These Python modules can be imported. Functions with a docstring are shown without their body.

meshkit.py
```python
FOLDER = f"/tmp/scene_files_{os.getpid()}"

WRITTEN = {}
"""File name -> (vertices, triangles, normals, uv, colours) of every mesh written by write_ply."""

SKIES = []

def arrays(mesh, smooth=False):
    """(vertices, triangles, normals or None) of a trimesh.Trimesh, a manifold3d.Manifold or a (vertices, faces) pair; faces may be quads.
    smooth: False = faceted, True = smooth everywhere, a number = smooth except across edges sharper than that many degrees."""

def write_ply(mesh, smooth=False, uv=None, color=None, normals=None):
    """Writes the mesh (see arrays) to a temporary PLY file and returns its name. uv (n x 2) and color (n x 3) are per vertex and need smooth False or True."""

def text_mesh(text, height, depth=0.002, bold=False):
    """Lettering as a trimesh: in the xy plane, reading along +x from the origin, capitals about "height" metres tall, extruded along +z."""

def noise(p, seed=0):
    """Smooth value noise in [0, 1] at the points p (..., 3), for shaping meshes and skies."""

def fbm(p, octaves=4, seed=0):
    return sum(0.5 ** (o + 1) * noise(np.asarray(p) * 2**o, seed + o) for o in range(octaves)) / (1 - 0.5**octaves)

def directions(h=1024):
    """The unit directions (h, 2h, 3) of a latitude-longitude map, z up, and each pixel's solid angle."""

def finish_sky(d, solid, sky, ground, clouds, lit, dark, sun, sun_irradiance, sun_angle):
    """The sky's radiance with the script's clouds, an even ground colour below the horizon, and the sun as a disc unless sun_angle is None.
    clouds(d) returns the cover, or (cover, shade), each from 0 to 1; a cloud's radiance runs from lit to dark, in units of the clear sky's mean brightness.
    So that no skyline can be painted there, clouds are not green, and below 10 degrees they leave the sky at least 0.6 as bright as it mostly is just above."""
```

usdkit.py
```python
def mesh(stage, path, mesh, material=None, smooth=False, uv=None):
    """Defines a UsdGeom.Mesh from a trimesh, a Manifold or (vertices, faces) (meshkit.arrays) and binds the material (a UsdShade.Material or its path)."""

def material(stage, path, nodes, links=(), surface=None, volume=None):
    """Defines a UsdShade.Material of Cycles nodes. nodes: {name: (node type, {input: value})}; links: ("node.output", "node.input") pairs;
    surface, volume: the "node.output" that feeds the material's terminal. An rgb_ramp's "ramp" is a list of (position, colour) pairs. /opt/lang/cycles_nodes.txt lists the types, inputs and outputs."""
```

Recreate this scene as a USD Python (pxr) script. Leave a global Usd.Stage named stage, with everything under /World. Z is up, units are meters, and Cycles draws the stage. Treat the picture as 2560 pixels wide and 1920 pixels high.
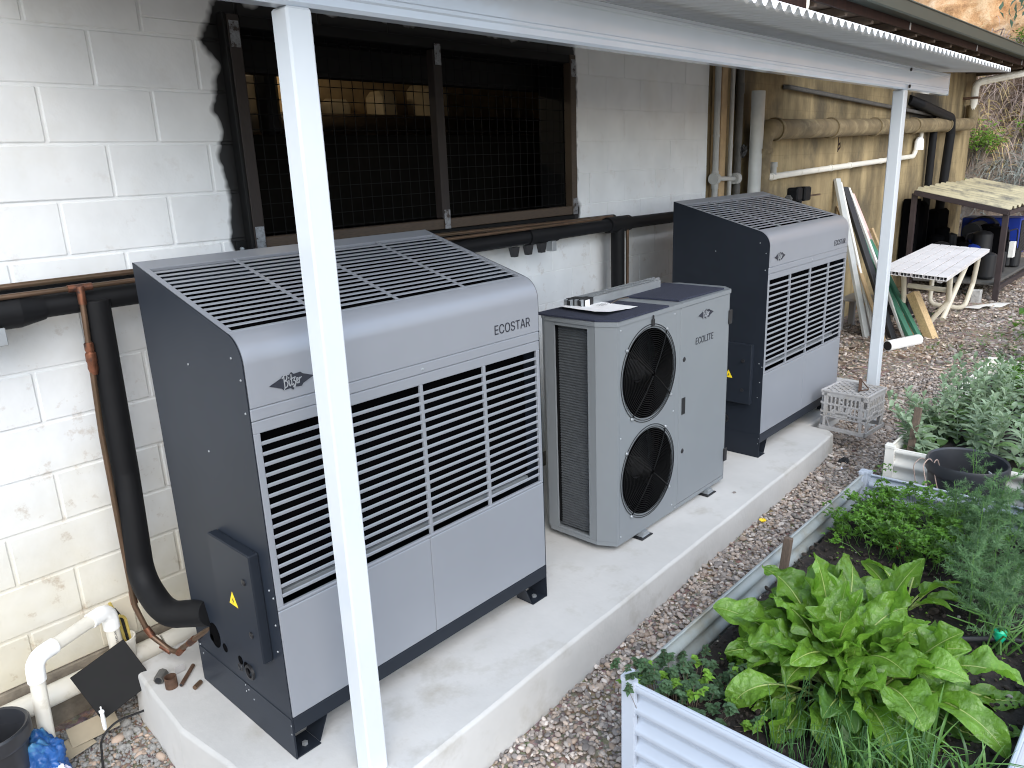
import math, random
import numpy as np, trimesh, usdkit, meshkit
from pxr import Usd, UsdGeom, UsdLux, UsdShade, Gf, Sdf, Vt
from shapely.geometry import Polygon, Point, LineString, box as sbox
from shapely import affinity, unary_union

# ------------------------------------------------------------------ stage, camera, sky, sun
stage = Usd.Stage.CreateInMemory()
UsdGeom.SetStageUpAxis(stage, UsdGeom.Tokens.z)
UsdGeom.SetStageMetersPerUnit(stage, 1.0)
UsdGeom.Xform.Define(stage, '/World')
cam = UsdGeom.Camera.Define(stage, '/World/camera')
RT, FW, UP, EYE = (0.676991, -0.734929, -0.03953), (0.700052, 0.659581, -0.273641), (0.22718, 0.15758, 0.961019), (-1.1798, -3.1574, 1.9953)
cam.AddTransformOp().Set(Gf.Matrix4d(*RT, 0, *UP, 0, -FW[0], -FW[1], -FW[2], 0, *EYE, 1))
cam.CreateHorizontalApertureAttr(36.0); cam.CreateVerticalApertureAttr(27.0); cam.CreateFocalLengthAttr(26.792)
cam.CreateClippingRangeAttr(Gf.Vec2f(0.05, 500))
cam.CreateExposureAttr(2.2)
SUN_TO = np.array([-0.45, -0.72, 0.72]); SUN_TO /= np.linalg.norm(SUN_TO)
SUN_EL, SUN_ROT = math.asin(SUN_TO[2]), math.atan2(SUN_TO[0], SUN_TO[1])
dome = UsdLux.DomeLight.Define(stage, '/World/sky')
usdkit.material(stage, '/World/Looks/sky_air', {
    'sky': ('sky_texture', {'sky_type': 'single_scattering', 'sun_disc': False, 'sun_elevation': SUN_EL, 'sun_rotation': SUN_ROT, 'aerosol_density': 2.0, 'air_density': 1.0}),
    'tc': ('texture_coordinate', {}), 'nz': ('noise_texture', {'scale': 2.2, 'detail': 5.0, 'roughness': 0.6}),
    'rp': ('rgb_ramp', {'ramp': [(0.30, (0.15,) * 3), (0.62, (0.80,) * 3)]}),
    'mx': ('mix', {'color2': (3.3, 4.1, 5.1)}),
    'bg': ('background_shader', {'strength': 0.1})},
    [('tc.generated', 'nz.vector'), ('nz.fac', 'rp.fac'), ('rp.color', 'mx.fac'), ('sky.color', 'mx.color1'), ('mx.color', 'bg.color')], surface='bg.background')
UsdShade.MaterialBindingAPI.Apply(dome.GetPrim()).Bind(UsdShade.Material.Get(stage, '/World/Looks/sky_air'))
dome.GetPrim().SetCustomDataByKey('kind', 'structure')
sun = UsdLux.DistantLight.Define(stage, '/World/sun')
sun.CreateIntensityAttr(0.12); sun.CreateAngleAttr(48.0); sun.CreateColorAttr(Gf.Vec3f(1.0, 0.98, 0.95)); sun.CreateNormalizeAttr(True)
_z = SUN_TO; _x = np.cross([0, 0, 1], _z); _x /= np.linalg.norm(_x); _y = np.cross(_z, _x)
sun.AddTransformOp().Set(Gf.Matrix4d(*map(float, _x), 0, *map(float, _y), 0, *map(float, _z), 0, 0, 0, 10, 1))

PI = math.pi
rng = np.random.default_rng(7)
random.seed(7)

# ------------------------------------------------------------------ materials
def mat(name, col, rough=0.5, metal=0.0, var=0.08, scale=6.0, col2=None, m2=(3.0, 0.5, 0.62), bump=0.0, bscale=60.0, spec=0.5, transl=None, stretch=None, rnd=0.0, coat=0.0):
    nodes = {'tc': ('texture_coordinate', {}), 'n1': ('noise_texture', {'scale': scale, 'detail': 6.0, 'roughness': 0.62}),
             'r1': ('rgb_ramp', {'ramp': [(0.28, tuple(c * (1 - var) for c in col)), (0.72, tuple(c * (1 + var) for c in col))]}),
             'p': ('principled_bsdf', {'roughness': rough, 'metallic': metal, 'specular_ior_level': spec, 'coat_weight': coat})}
    links = []; src = 'tc.object'
    if stretch:
        nodes['mp'] = ('mapping', {'scale': stretch}); links.append(('tc.object', 'mp.vector')); src = 'mp.vector'
    links += [(src, 'n1.vector'), ('n1.fac', 'r1.fac')]; out = 'r1.color'
    if col2 is not None:
        nodes['n2'] = ('noise_texture', {'scale': m2[0], 'detail': 5.0, 'roughness': 0.65})
        nodes['r2'] = ('rgb_ramp', {'ramp': [(m2[1], (0, 0, 0)), (m2[2], (1, 1, 1))]}); nodes['mx'] = ('mix', {'color2': col2})
        links += [(src, 'n2.vector'), ('n2.fac', 'r2.fac'), ('r2.color', 'mx.fac'), (out, 'mx.color1')]; out = 'mx.color'
    if rnd:
        nodes['oi'] = ('object_info', {}); nodes['rr'] = ('map_range', {'to_min': 1 - rnd, 'to_max': 1 + rnd}); nodes['hv'] = ('hsv', {})
        links += [('oi.random', 'rr.value'), ('rr.result', 'hv.value'), (out, 'hv.color')]; out = 'hv.color'
    links.append((out, 'p.base_color'))
    if bump:
        nodes['n3'] = ('noise_texture', {'scale': bscale, 'detail': 4.0}); nodes['b'] = ('bump', {'strength': 0.6, 'distance': bump})
        links += [(src, 'n3.vector'), ('n3.fac', 'b.height'), ('b.normal', 'p.normal')]
    surf = 'p.BSDF'
    if transl:
        nodes['t'] = ('translucent_bsdf', {'color': transl}); nodes['mc'] = ('mix_closure', {'fac': 0.3})
        links += [('p.BSDF', 'mc.closure1'), ('t.BSDF', 'mc.closure2')]; surf = 'mc.closure'
    return usdkit.material(stage, '/World/Looks/' + name, nodes, links, surface=surf)

M = {}
def mk(name, *a, **k): M[name] = mat(name, *a, **k)
mk('silver_paint', (0.242, 0.255, 0.279), 0.38, 0.25, 0.03, 3, bump=0.0003, bscale=900)
mk('eco_paint', (0.185, 0.20, 0.21), 0.42, 0.15, 0.03, 3, bump=0.0003, bscale=900)
mk('anthracite', (0.0115, 0.0145, 0.020), 0.42, 0.0, 0.10, 5, bump=0.0003, bscale=700, spec=0.2)
mk('black_inside', (0.0022, 0.0022, 0.0026), 0.8, 0, 0.2, 8, spec=0.02)
mk('coil_dark', (0.012, 0.012, 0.013), 0.6, 0.3, 0.3, 30)
mk('coil_fin', (0.10, 0.108, 0.115), 0.5, 0.4, 0.15, 30)
mk('ink', (0.012, 0.014, 0.022), 0.5, 0, 0.05)
mk('ink_light', (0.24, 0.25, 0.26), 0.5, 0, 0.05)
mk('warning_yellow', (0.75, 0.55, 0.02), 0.45, 0, 0.05)
mk('black_plastic', (0.008, 0.008, 0.009), 0.45, 0, 0.15, 12)
mk('black_foam', (0.0045, 0.0047, 0.0055), 0.62, 0, 0.25, 14, bump=0.001, bscale=160, spec=0.22)
mk('copper', (0.13, 0.082, 0.053), 0.42, 0.7, 0.3, 9, col2=(0.10, 0.068, 0.042), m2=(7, 0.45, 0.6))
mk('copper_burnt', (0.20, 0.085, 0.05), 0.45, 0.85, 0.4, 25, col2=(0.07, 0.05, 0.045), m2=(18, 0.5, 0.62))
mk('zinc', (0.36, 0.38, 0.39), 0.42, 0.7, 0.1, 12)
mk('white_coat', (0.52, 0.55, 0.57), 0.28, 0, 0.02, 2, coat=0.3)
mk('roof_under', (0.68, 0.70, 0.71), 0.45, 0, 0.04, 4)
mk('filler_white', (0.88, 0.88, 0.88), 0.6, 0, 0.02)
mk('beam_white', (0.46, 0.51, 0.57), 0.22, 0.0, 0.04, 3, spec=0.6, coat=0.5)
mk('concrete', (0.46, 0.452, 0.432), 0.85, 0, 0.10, 2.4, col2=(0.35, 0.33, 0.29), m2=(4.5, 0.54, 0.76), bump=0.002, bscale=45)
mk('footing', (0.20, 0.17, 0.13), 0.95, 0, 0.35, 14, bump=0.01, bscale=30)
mk('pvc', (0.66, 0.63, 0.55), 0.35, 0, 0.06, 6, col2=(0.50, 0.46, 0.37), m2=(9, 0.58, 0.72))
mk('pvc_white', (0.80, 0.80, 0.78), 0.33, 0, 0.04, 6)
mk('grey_pipe', (0.36, 0.36, 0.34), 0.55, 0, 0.12, 9)
mk('dark_pipe', (0.075, 0.072, 0.065), 0.6, 0, 0.3, 12)
mk('clay_pipe', (0.145, 0.108, 0.055), 0.7, 0, 0.35, 7, col2=(0.25, 0.195, 0.105), m2=(5, 0.5, 0.64), stretch=(1, 1, 1))
mk('timber_dark', (0.020, 0.011, 0.007), 0.6, 0, 0.45, 30, stretch=(1.5, 8, 8), bump=0.001, bscale=60)
mk('timber_dark_v', (0.012, 0.007, 0.005), 0.7, 0, 0.45, 30, stretch=(8, 8, 1.5), bump=0.001, bscale=60)
mk('timber_mid', (0.042, 0.027, 0.015), 0.6, 0, 0.4, 25, stretch=(1.2, 9, 9), bump=0.001)
mk('timber_pine', (0.52, 0.37, 0.19), 0.6, 0, 0.2, 20, stretch=(3, 3, 3), col2=(0.30, 0.17, 0.06), m2=(14, 0.6, 0.7))
mk('timber_stake', (0.10, 0.07, 0.05), 0.8, 0, 0.3, 25, stretch=(8, 8, 1.5))
mk('soot_black', (0.003, 0.003, 0.003), 0.6, 0, 0.3, 20, spec=0.2)
mk('wire_black', (0.0035, 0.0035, 0.0035), 0.5, 0.0, 0.2, 20, spec=0.12)
mk('nail_plate', (0.22, 0.23, 0.24), 0.45, 0.7, 0.4, 60, col2=(0.05, 0.04, 0.035), m2=(30, 0.5, 0.6))
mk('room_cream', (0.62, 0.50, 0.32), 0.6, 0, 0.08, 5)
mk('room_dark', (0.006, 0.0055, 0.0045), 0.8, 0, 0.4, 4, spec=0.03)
mk('navy_felt', (0.018, 0.022, 0.042), 0.95, 0, 0.5, 180, bump=0.002, bscale=250)
mk('paper', (0.80, 0.80, 0.80), 0.7, 0, 0.02)
mk('crate_grey', (0.33, 0.32, 0.31), 0.55, 0, 0.12, 8, col2=(0.30, 0.28, 0.25), m2=(12, 0.5, 0.68))
mk('rust_iron', (0.10, 0.055, 0.035), 0.7, 0.4, 0.4, 30)
mk('bed_steel', (0.40, 0.44, 0.50), 0.33, 0.15, 0.03, 3, bump=0.0003, bscale=400)
mk('bed_inner', (0.30, 0.33, 0.33), 0.40, 0.3, 0.18, 5, col2=(0.24, 0.21, 0.15), m2=(4, 0.5, 0.7))
mk('bed_cream', (0.72, 0.70, 0.63), 0.35, 0, 0.04, 3)
mk('soil', (0.020, 0.015, 0.012), 0.95, 0, 0.5, 22, bump=0.02, bscale=35)
mk('soil_crumb', (0.030, 0.023, 0.018), 0.95, 0, 0.4, 40, rnd=0.6)
mk('perlite', (0.30, 0.28, 0.24), 0.9, 0, 0.2, 40)
mk('pot_black', (0.020, 0.021, 0.024), 0.42, 0, 0.2, 6)
mk('leaf_spinach', (0.115, 0.228, 0.027), 0.30, 0, 0.35, 14, transl=(0.14, 0.31, 0.02), bump=0.014, bscale=58, rnd=0.18)
mk('leaf_spinach_old', (0.060, 0.135, 0.025), 0.42, 0, 0.3, 9, col2=(0.26, 0.26, 0.06), m2=(8, 0.6, 0.75), transl=(0.16, 0.30, 0.04), bump=0.006, bscale=45, rnd=0.15)
mk('stalk_pale', (0.36, 0.44, 0.14), 0.4, 0, 0.15, 9, transl=(0.3, 0.4, 0.1))
mk('leaf_parsley', (0.068, 0.165, 0.014), 0.42, 0, 0.4, 25, transl=(0.13, 0.28, 0.02), rnd=0.35)
mk('leaf_dill', (0.105, 0.195, 0.078), 0.55, 0, 0.25, 9, transl=(0.10, 0.20, 0.08), rnd=0.2)
mk('leaf_sage', (0.245, 0.325, 0.205), 0.62, 0, 0.22, 20, transl=(0.16, 0.25, 0.10), rnd=0.22)
mk('leaf_sage_low', (0.145, 0.245, 0.085), 0.55, 0, 0.22, 20, transl=(0.13, 0.25, 0.05), rnd=0.2)
mk('leaf_oregano', (0.060, 0.110, 0.052), 0.5, 0, 0.3, 25, transl=(0.09, 0.17, 0.05), rnd=0.3)
mk('leaf_fresh', (0.15, 0.29, 0.035), 0.5, 0, 0.25, 20, transl=(0.22, 0.4, 0.04), rnd=0.2)
mk('leaf_chive', (0.075, 0.165, 0.055), 0.4, 0, 0.25, 15, transl=(0.12, 0.25, 0.06), rnd=0.2)
mk('leaf_blade', (0.110, 0.225, 0.055), 0.4, 0, 0.25, 15, transl=(0.18, 0.34, 0.06), rnd=0.2)
mk('leaf_hill', (0.15, 0.26, 0.035), 0.5, 0, 0.35, 12, transl=(0.2, 0.32, 0.04), rnd=0.35)
mk('leaf_lime', (0.30, 0.34, 0.035), 0.5, 0, 0.3, 12, transl=(0.4, 0.45, 0.04), rnd=0.3)
mk('leaf_gum', (0.10, 0.17, 0.12), 0.5, 0, 0.25, 12, transl=(0.14, 0.22, 0.12), rnd=0.2)
mk('dry_frond', (0.34, 0.25, 0.205), 0.85, 0, 0.4, 8, rnd=0.3)
mk('dry_straw', (0.58, 0.44, 0.20), 0.85, 0, 0.4, 8, rnd=0.3)
mk('grey_fern', (0.23, 0.24, 0.21), 0.85, 0, 0.3, 8, rnd=0.3)
mk('bark', (0.12, 0.09, 0.065), 0.9, 0, 0.3, 14, bump=0.01, bscale=30)
mk('table_plastic', (0.62, 0.595, 0.58), 0.5, 0, 0.05, 2.5, col2=(0.50, 0.475, 0.46), m2=(3, 0.50, 0.75))
mk('table_legs', (0.58, 0.53, 0.42), 0.45, 0, 0.06, 6)
mk('shed_sheet', (0.40, 0.35, 0.22), 0.6, 0.1, 0.2, 2.5, col2=(0.16, 0.145, 0.11), m2=(3.2, 0.50, 0.64))
mk('shed_steel', (0.028, 0.019, 0.019), 0.55, 0.2, 0.25, 9)
mk('blue_paint', (0.008, 0.028, 0.22), 0.4, 0, 0.1, 4)
mk('gutter_green', (0.026, 0.036, 0.031), 0.45, 0, 0.08, 3, spec=0.3)
mk('fascia_red', (0.016, 0.0065, 0.005), 0.6, 0, 0.6, 6, stretch=(6, 1, 1), spec=0.12)
mk('soffit_brown', (0.075, 0.05, 0.032), 0.75, 0, 0.3, 5, stretch=(1, 6, 6))
mk('soffit_cream', (0.62, 0.56, 0.44), 0.6, 0, 0.06, 5)
mk('rust_white', (0.72, 0.66, 0.55), 0.5, 0, 0.1, 6, col2=(0.34, 0.15, 0.04), m2=(6, 0.5, 0.62))
mk('plank_green', (0.045, 0.16, 0.10), 0.5, 0, 0.15, 8)
mk('plank_pink', (0.60, 0.40, 0.36), 0.6, 0, 0.1, 8)
mk('plank_white', (0.66, 0.65, 0.60), 0.5, 0, 0.1, 8)
mk('plank_grey', (0.42, 0.43, 0.41), 0.5, 0.2, 0.1, 8)
mk('plank_tan', (0.36, 0.25, 0.13), 0.6, 0, 0.2, 12)
mk('rubble_grey', (0.34, 0.33, 0.31), 0.95, 0, 0.3, 20, bump=0.01, bscale=50)
mk('cardboard', (0.60, 0.57, 0.52), 0.8, 0, 0.08, 6)
mk('cardboard_tan', (0.33, 0.28, 0.20), 0.85, 0, 0.12, 6)
mk('bag_blue', (0.015, 0.075, 0.24), 0.35, 0, 0.35, 6, col2=(0.06, 0.20, 0.36), m2=(9, 0.5, 0.6))
mk('bag_white', (0.70, 0.70, 0.80), 0.35, 0, 0.1, 8, col2=(0.30, 0.32, 0.60), m2=(14, 0.58, 0.66))
mk('cable_yellow', (0.50, 0.38, 0.10), 0.5, 0, 0.1, 8)
mk('green_plastic', (0.01, 0.42, 0.22), 0.4, 0, 0.05)
mk('red_plastic', (0.60, 0.03, 0.02), 0.4, 0, 0.05)
mk('yellow_petal', (0.85, 0.60, 0.02), 0.5, 0, 0.1, 30)
PEB = [(0.36, 0.295, 0.25), (0.26, 0.225, 0.20), (0.43, 0.375, 0.33), (0.32, 0.245, 0.19), (0.20, 0.178, 0.165), (0.47, 0.42, 0.375), (0.37, 0.30, 0.245), (0.29, 0.25, 0.22)]
for i, c in enumerate(PEB): mk('pebble_%d' % i, c, 0.75, 0, 0.3, 60, rnd=0.35)
LIT = [(0.26, 0.19, 0.14), (0.38, 0.30, 0.235), (0.17, 0.13, 0.10), (0.48, 0.40, 0.32)]
for i, c in enumerate(LIT): mk('litter_%d' % i, c, 0.85, 0, 0.3, 30, rnd=0.4)

def emitter(name, col, s):
    M[name] = usdkit.material(stage, '/World/Looks/' + name, {'e': ('emission', {'color': col, 'strength': s})}, [], surface='e.emission')
emitter('lamp_tube', (1.0, 0.86, 0.62), 9.0)

# white painted blockwork: creamy bare courses low down, scuffs, black overspray round the window
def wall_material(name, base, cream):
    nd = {'g': ('geometry', {}), 'sx': ('separate_xyz', {}), 'n1': ('noise_texture', {'scale': 2.2, 'detail': 7.0, 'roughness': 0.6}), 'n2': ('noise_texture', {'scale': 26.0, 'detail': 4.0}),
          'n4': ('noise_texture', {'scale': 9.0, 'detail': 6.0, 'roughness': 0.7}), 'n5': ('noise_texture', {'scale': 5.0, 'detail': 3.0, 'roughness': 0.5}),
          'zr': ('map_range', {'from_min': 0.15, 'from_max': 1.05, 'to_min': 1.0, 'to_max': 0.0, 'clamp': True}),
          'xr': ('map_range', {'from_min': 0.3, 'from_max': -0.9, 'to_min': 0.0, 'to_max': 0.16, 'clamp': True}),
          'za': ('math', {'math_type': 'add'}), 'ns': ('math', {'math_type': 'multiply_add', 'value2': 1.3, 'value3': -0.74}), 'sum': ('math', {'math_type': 'add', 'use_clamp': True}),
          'mx': ('mix', {'color1': base, 'color2': cream}), 'vr': ('rgb_ramp', {'ramp': [(0.3, (0.93, 0.93, 0.93)), (0.7, (1.04, 1.04, 1.04))]}), 'mul': ('mix', {'mix_type': 'multiply', 'fac': 1.0}),
          'sp': ('rgb_ramp', {'ramp': [(0.575, (0, 0, 0)), (0.66, (0.65, 0.65, 0.65))]}), 'dirt': ('mix', {'color2': (0.30, 0.21, 0.13)}), 'zd': ('math', {'math_type': 'multiply'}), 'zd2': ('map_range', {'from_min': 0.2, 'from_max': 2.2, 'to_min': 0.9, 'to_max': 0.1, 'clamp': True}),
          'dx': ('math', {'math_type': 'subtract', 'value2': 1.655}), 'ax': ('math', {'math_type': 'absolute'}), 'ex': ('math', {'math_type': 'subtract', 'value2': 1.150}),
          'dz': ('math', {'math_type': 'subtract', 'value2': 2.165}), 'az': ('math', {'math_type': 'absolute'}), 'ez': ('math', {'math_type': 'subtract', 'value2': 0.495}),
          'd': ('math', {'math_type': 'maximum'}), 'nn': ('math', {'math_type': 'multiply_add', 'value2': -0.22, 'value3': 0.075}), 'dn': ('math', {'math_type': 'add'}),
          'sr': ('map_range', {'from_min': 0.030, 'from_max': 0.0, 'clamp': True}), 'soot': ('mix', {'color2': (0.003, 0.003, 0.003)}),
          'b': ('bump', {'strength': 0.6, 'distance': 0.003}), 'p': ('principled_bsdf', {'roughness': 0.62})}
    lk = [('g.position', 'sx.vector'), ('g.position', 'n1.vector'), ('g.position', 'n2.vector'), ('g.position', 'n4.vector'), ('g.position', 'n5.vector'),
          ('sx.z', 'zr.value'), ('sx.x', 'xr.value'), ('zr.result', 'za.value1'), ('xr.result', 'za.value2'), ('n1.fac', 'ns.value1'), ('za.value', 'sum.value1'), ('ns.value', 'sum.value2'), ('sum.value', 'mx.fac'),
          ('n5.fac', 'vr.fac'), ('mx.color', 'mul.color1'), ('vr.color', 'mul.color2'), ('n4.fac', 'sp.fac'), ('sx.z', 'zd2.value'), ('sp.color', 'zd.value1'), ('zd2.result', 'zd.value2'), ('zd.value', 'dirt.fac'), ('mul.color', 'dirt.color1'),
          ('sx.x', 'dx.value1'), ('dx.value', 'ax.value1'), ('ax.value', 'ex.value1'), ('sx.z', 'dz.value1'), ('dz.value', 'az.value1'), ('az.value', 'ez.value1'), ('ex.value', 'd.value1'), ('ez.value', 'd.value2'),
          ('n5.fac', 'nn.value1'), ('d.value', 'dn.value1'), ('nn.value', 'dn.value2'), ('dn.value', 'sr.value'), ('sr.result', 'soot.fac'), ('dirt.color', 'soot.color1'), ('soot.color', 'p.base_color'),
          ('n2.fac', 'b.height'), ('b.normal', 'p.normal')]
    M[name] = usdkit.material(stage, '/World/Looks/' + name, nd, lk, surface='p.BSDF')
wall_material('wall_paint', (0.69, 0.705, 0.705), (0.54, 0.49, 0.37))

# old ochre render: long vertical water streaks, dark mould patches, faint block joints
nd = {'g': ('geometry', {}), 'm1': ('mapping', {'scale': (1.5, 1.0, 0.85)}), 'm2': ('mapping', {'scale': (6.0, 1.0, 0.40)}), 'm3': ('mapping', {'scale': (1.3, 1.0, 1.1)}),
      'n1': ('noise_texture', {'scale': 1.0, 'detail': 6.0, 'roughness': 0.6}), 'n2': ('noise_texture', {'scale': 1.0, 'detail': 4.0, 'roughness': 0.6}), 'n3': ('noise_texture', {'scale': 0.9, 'detail': 7.0, 'roughness': 0.65}), 'n4': ('noise_texture', {'scale': 24.0, 'detail': 5.0}),
      'r1': ('rgb_ramp', {'ramp': [(0.30, (0.085, 0.062, 0.032)), (0.44, (0.175, 0.132, 0.066)), (0.56, (0.295, 0.225, 0.115)), (0.64, (0.36, 0.275, 0.142)), (0.72, (0.49, 0.41, 0.26))]}),
      'r2': ('rgb_ramp', {'ramp': [(0.36, (0.62, 0.60, 0.56)), (0.60, (1.1, 1.1, 1.1))]}), 'mu': ('mix', {'mix_type': 'multiply', 'fac': 0.7}),
      'r3': ('rgb_ramp', {'ramp': [(0.37, (0.8,) * 3), (0.50, (0,) * 3)]}), 'mx': ('mix', {'color2': (0.075, 0.06, 0.035)}),
      'sd': ('vector_math', {'math_type': 'subtract', 'vector2': (10.2, 0.0, 2.52)}), 'sc': ('vector_math', {'math_type': 'multiply', 'vector2': (0.85, 0.0, 3.0)}), 'sl': ('vector_math', {'math_type': 'length'}), 'sn': ('math', {'math_type': 'multiply_add', 'value2': 1.1, 'value3': -0.55}), 'sa': ('math', {'math_type': 'add'}), 'sm': ('map_range', {'from_min': 1.05, 'from_max': 0.55, 'to_min': 0.0, 'to_max': 0.9, 'clamp': True}), 'st': ('mix', {'color2': (0.012, 0.012, 0.011)}), 'cx': ('combine_xyz', {}), 'sx': ('separate_xyz', {}), 'br': ('brick_texture', {'scale': 1.0, 'brick_width': 0.4, 'row_height': 0.2, 'mortar_size': 0.004, 'mortar_smooth': 0.3, 'color1': (1, 1, 1), 'color2': (0.96, 0.96, 0.96), 'mortar': (0.80, 0.78, 0.74)}), 'mj': ('mix', {'mix_type': 'multiply', 'fac': 0.55}),
      'b': ('bump', {'strength': 0.6, 'distance': 0.006}), 'p': ('principled_bsdf', {'roughness': 0.85})}
lk = [('g.position', 'm1.vector'), ('g.position', 'm2.vector'), ('g.position', 'm3.vector'), ('m1.vector', 'n1.vector'), ('m2.vector', 'n2.vector'), ('m3.vector', 'n3.vector'), ('g.position', 'n4.vector'), ('n1.fac', 'r1.fac'), ('n2.fac', 'r2.fac'),
      ('r1.color', 'mu.color1'), ('r2.color', 'mu.color2'), ('n3.fac', 'r3.fac'), ('r3.color', 'mx.fac'), ('mu.color', 'mx.color1'), ('g.position', 'sx.vector'), ('sx.x', 'cx.x'), ('sx.z', 'cx.y'), ('cx.vector', 'br.vector'),
      ('mx.color', 'mj.color1'), ('br.color', 'mj.color2'), ('g.position', 'sd.vector1'), ('sd.vector', 'sc.vector1'), ('sc.vector', 'sl.vector1'), ('n2.fac', 'sn.value1'), ('sl.value', 'sa.value1'), ('sn.value', 'sa.value2'), ('sa.value', 'sm.value'), ('sm.result', 'st.fac'), ('mj.color', 'st.color1'), ('st.color', 'p.base_color'), ('n4.fac', 'b.height'), ('b.normal', 'p.normal')]
M['ochre_render'] = usdkit.material(stage, '/World/Looks/ochre_render', nd, lk, surface='p.BSDF')
# ground: grey-brown grit near, leaf-strewn earth further off, ochre sand patch
nd = {'g': ('geometry', {}), 'n1': ('noise_texture', {'scale': 28.0, 'detail': 7.0, 'roughness': 0.7}), 'n2': ('noise_texture', {'scale': 1.3, 'detail': 4.0}), 'v': ('voronoi_texture', {'scale': 48.0}),
      'r1': ('rgb_ramp', {'ramp': [(0.30, (0.10, 0.076, 0.06)), (0.5, (0.25, 0.20, 0.16)), (0.68, (0.42, 0.35, 0.285))]}), 'r2': ('rgb_ramp', {'ramp': [(0.52, (0, 0, 0)), (0.66, (0.75,) * 3)]}), 'mx': ('mix', {'color2': (0.36, 0.25, 0.14)}),
      'mv': ('mix', {'mix_type': 'multiply', 'fac': 0.35}), 'b': ('bump', {'strength': 0.9, 'distance': 0.015}), 'p': ('principled_bsdf', {'roughness': 0.95})}
lk = [('g.position', 'n1.vector'), ('g.position', 'n2.vector'), ('g.position', 'v.vector'), ('n1.fac', 'r1.fac'), ('n2.fac', 'r2.fac'), ('r2.color', 'mx.fac'), ('r1.color', 'mx.color1'), ('mx.color', 'mv.color1'), ('v.color', 'mv.color2'), ('mv.color', 'p.base_color'), ('n1.fac', 'b.height'), ('b.normal', 'p.normal')]
M['ground'] = usdkit.material(stage, '/World/Looks/ground', nd, lk, surface='p.BSDF')
# cut hillside: orange clay above, grey-brown litter and rock below
nd = {'g': ('geometry', {}), 'sx': ('separate_xyz', {}), 'n1': ('noise_texture', {'scale': 2.6, 'detail': 8.0, 'roughness': 0.72}), 'n2': ('noise_texture', {'scale': 0.8, 'detail': 4.0}),
      'r1': ('rgb_ramp', {'ramp': [(0.32, (0.24, 0.11, 0.045)), (0.5, (0.56, 0.31, 0.14)), (0.66, (0.74, 0.52, 0.31))]}), 'r2': ('rgb_ramp', {'ramp': [(0.30, (0.09, 0.065, 0.05)), (0.48, (0.30, 0.225, 0.175)), (0.66, (0.55, 0.45, 0.36))]}),
      'zr': ('map_range', {'from_min': 2.7, 'from_max': 3.9, 'clamp': True}), 'ns': ('math', {'math_type': 'multiply_add', 'value2': 1.0, 'value3': -0.5}), 'ad': ('math', {'math_type': 'add', 'use_clamp': True}), 'mx': ('mix', {}),
      'b': ('bump', {'strength': 1.0, 'distance': 0.12}), 'p': ('principled_bsdf', {'roughness': 0.95})}
lk = [('g.position', 'sx.vector'), ('g.position', 'n1.vector'), ('g.position', 'n2.vector'), ('n1.fac', 'r1.fac'), ('n1.fac', 'r2.fac'), ('sx.z', 'zr.value'), ('n2.fac', 'ns.value1'), ('zr.result', 'ad.value1'), ('ns.value', 'ad.value2'), ('ad.value', 'mx.fac'), ('r2.color', 'mx.color1'), ('r1.color', 'mx.color2'), ('mx.color', 'p.base_color'), ('n1.fac', 'b.height'), ('b.normal', 'p.normal')]
M['hill'] = usdkit.material(stage, '/World/Looks/hill', nd, lk, surface='p.BSDF')

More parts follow.
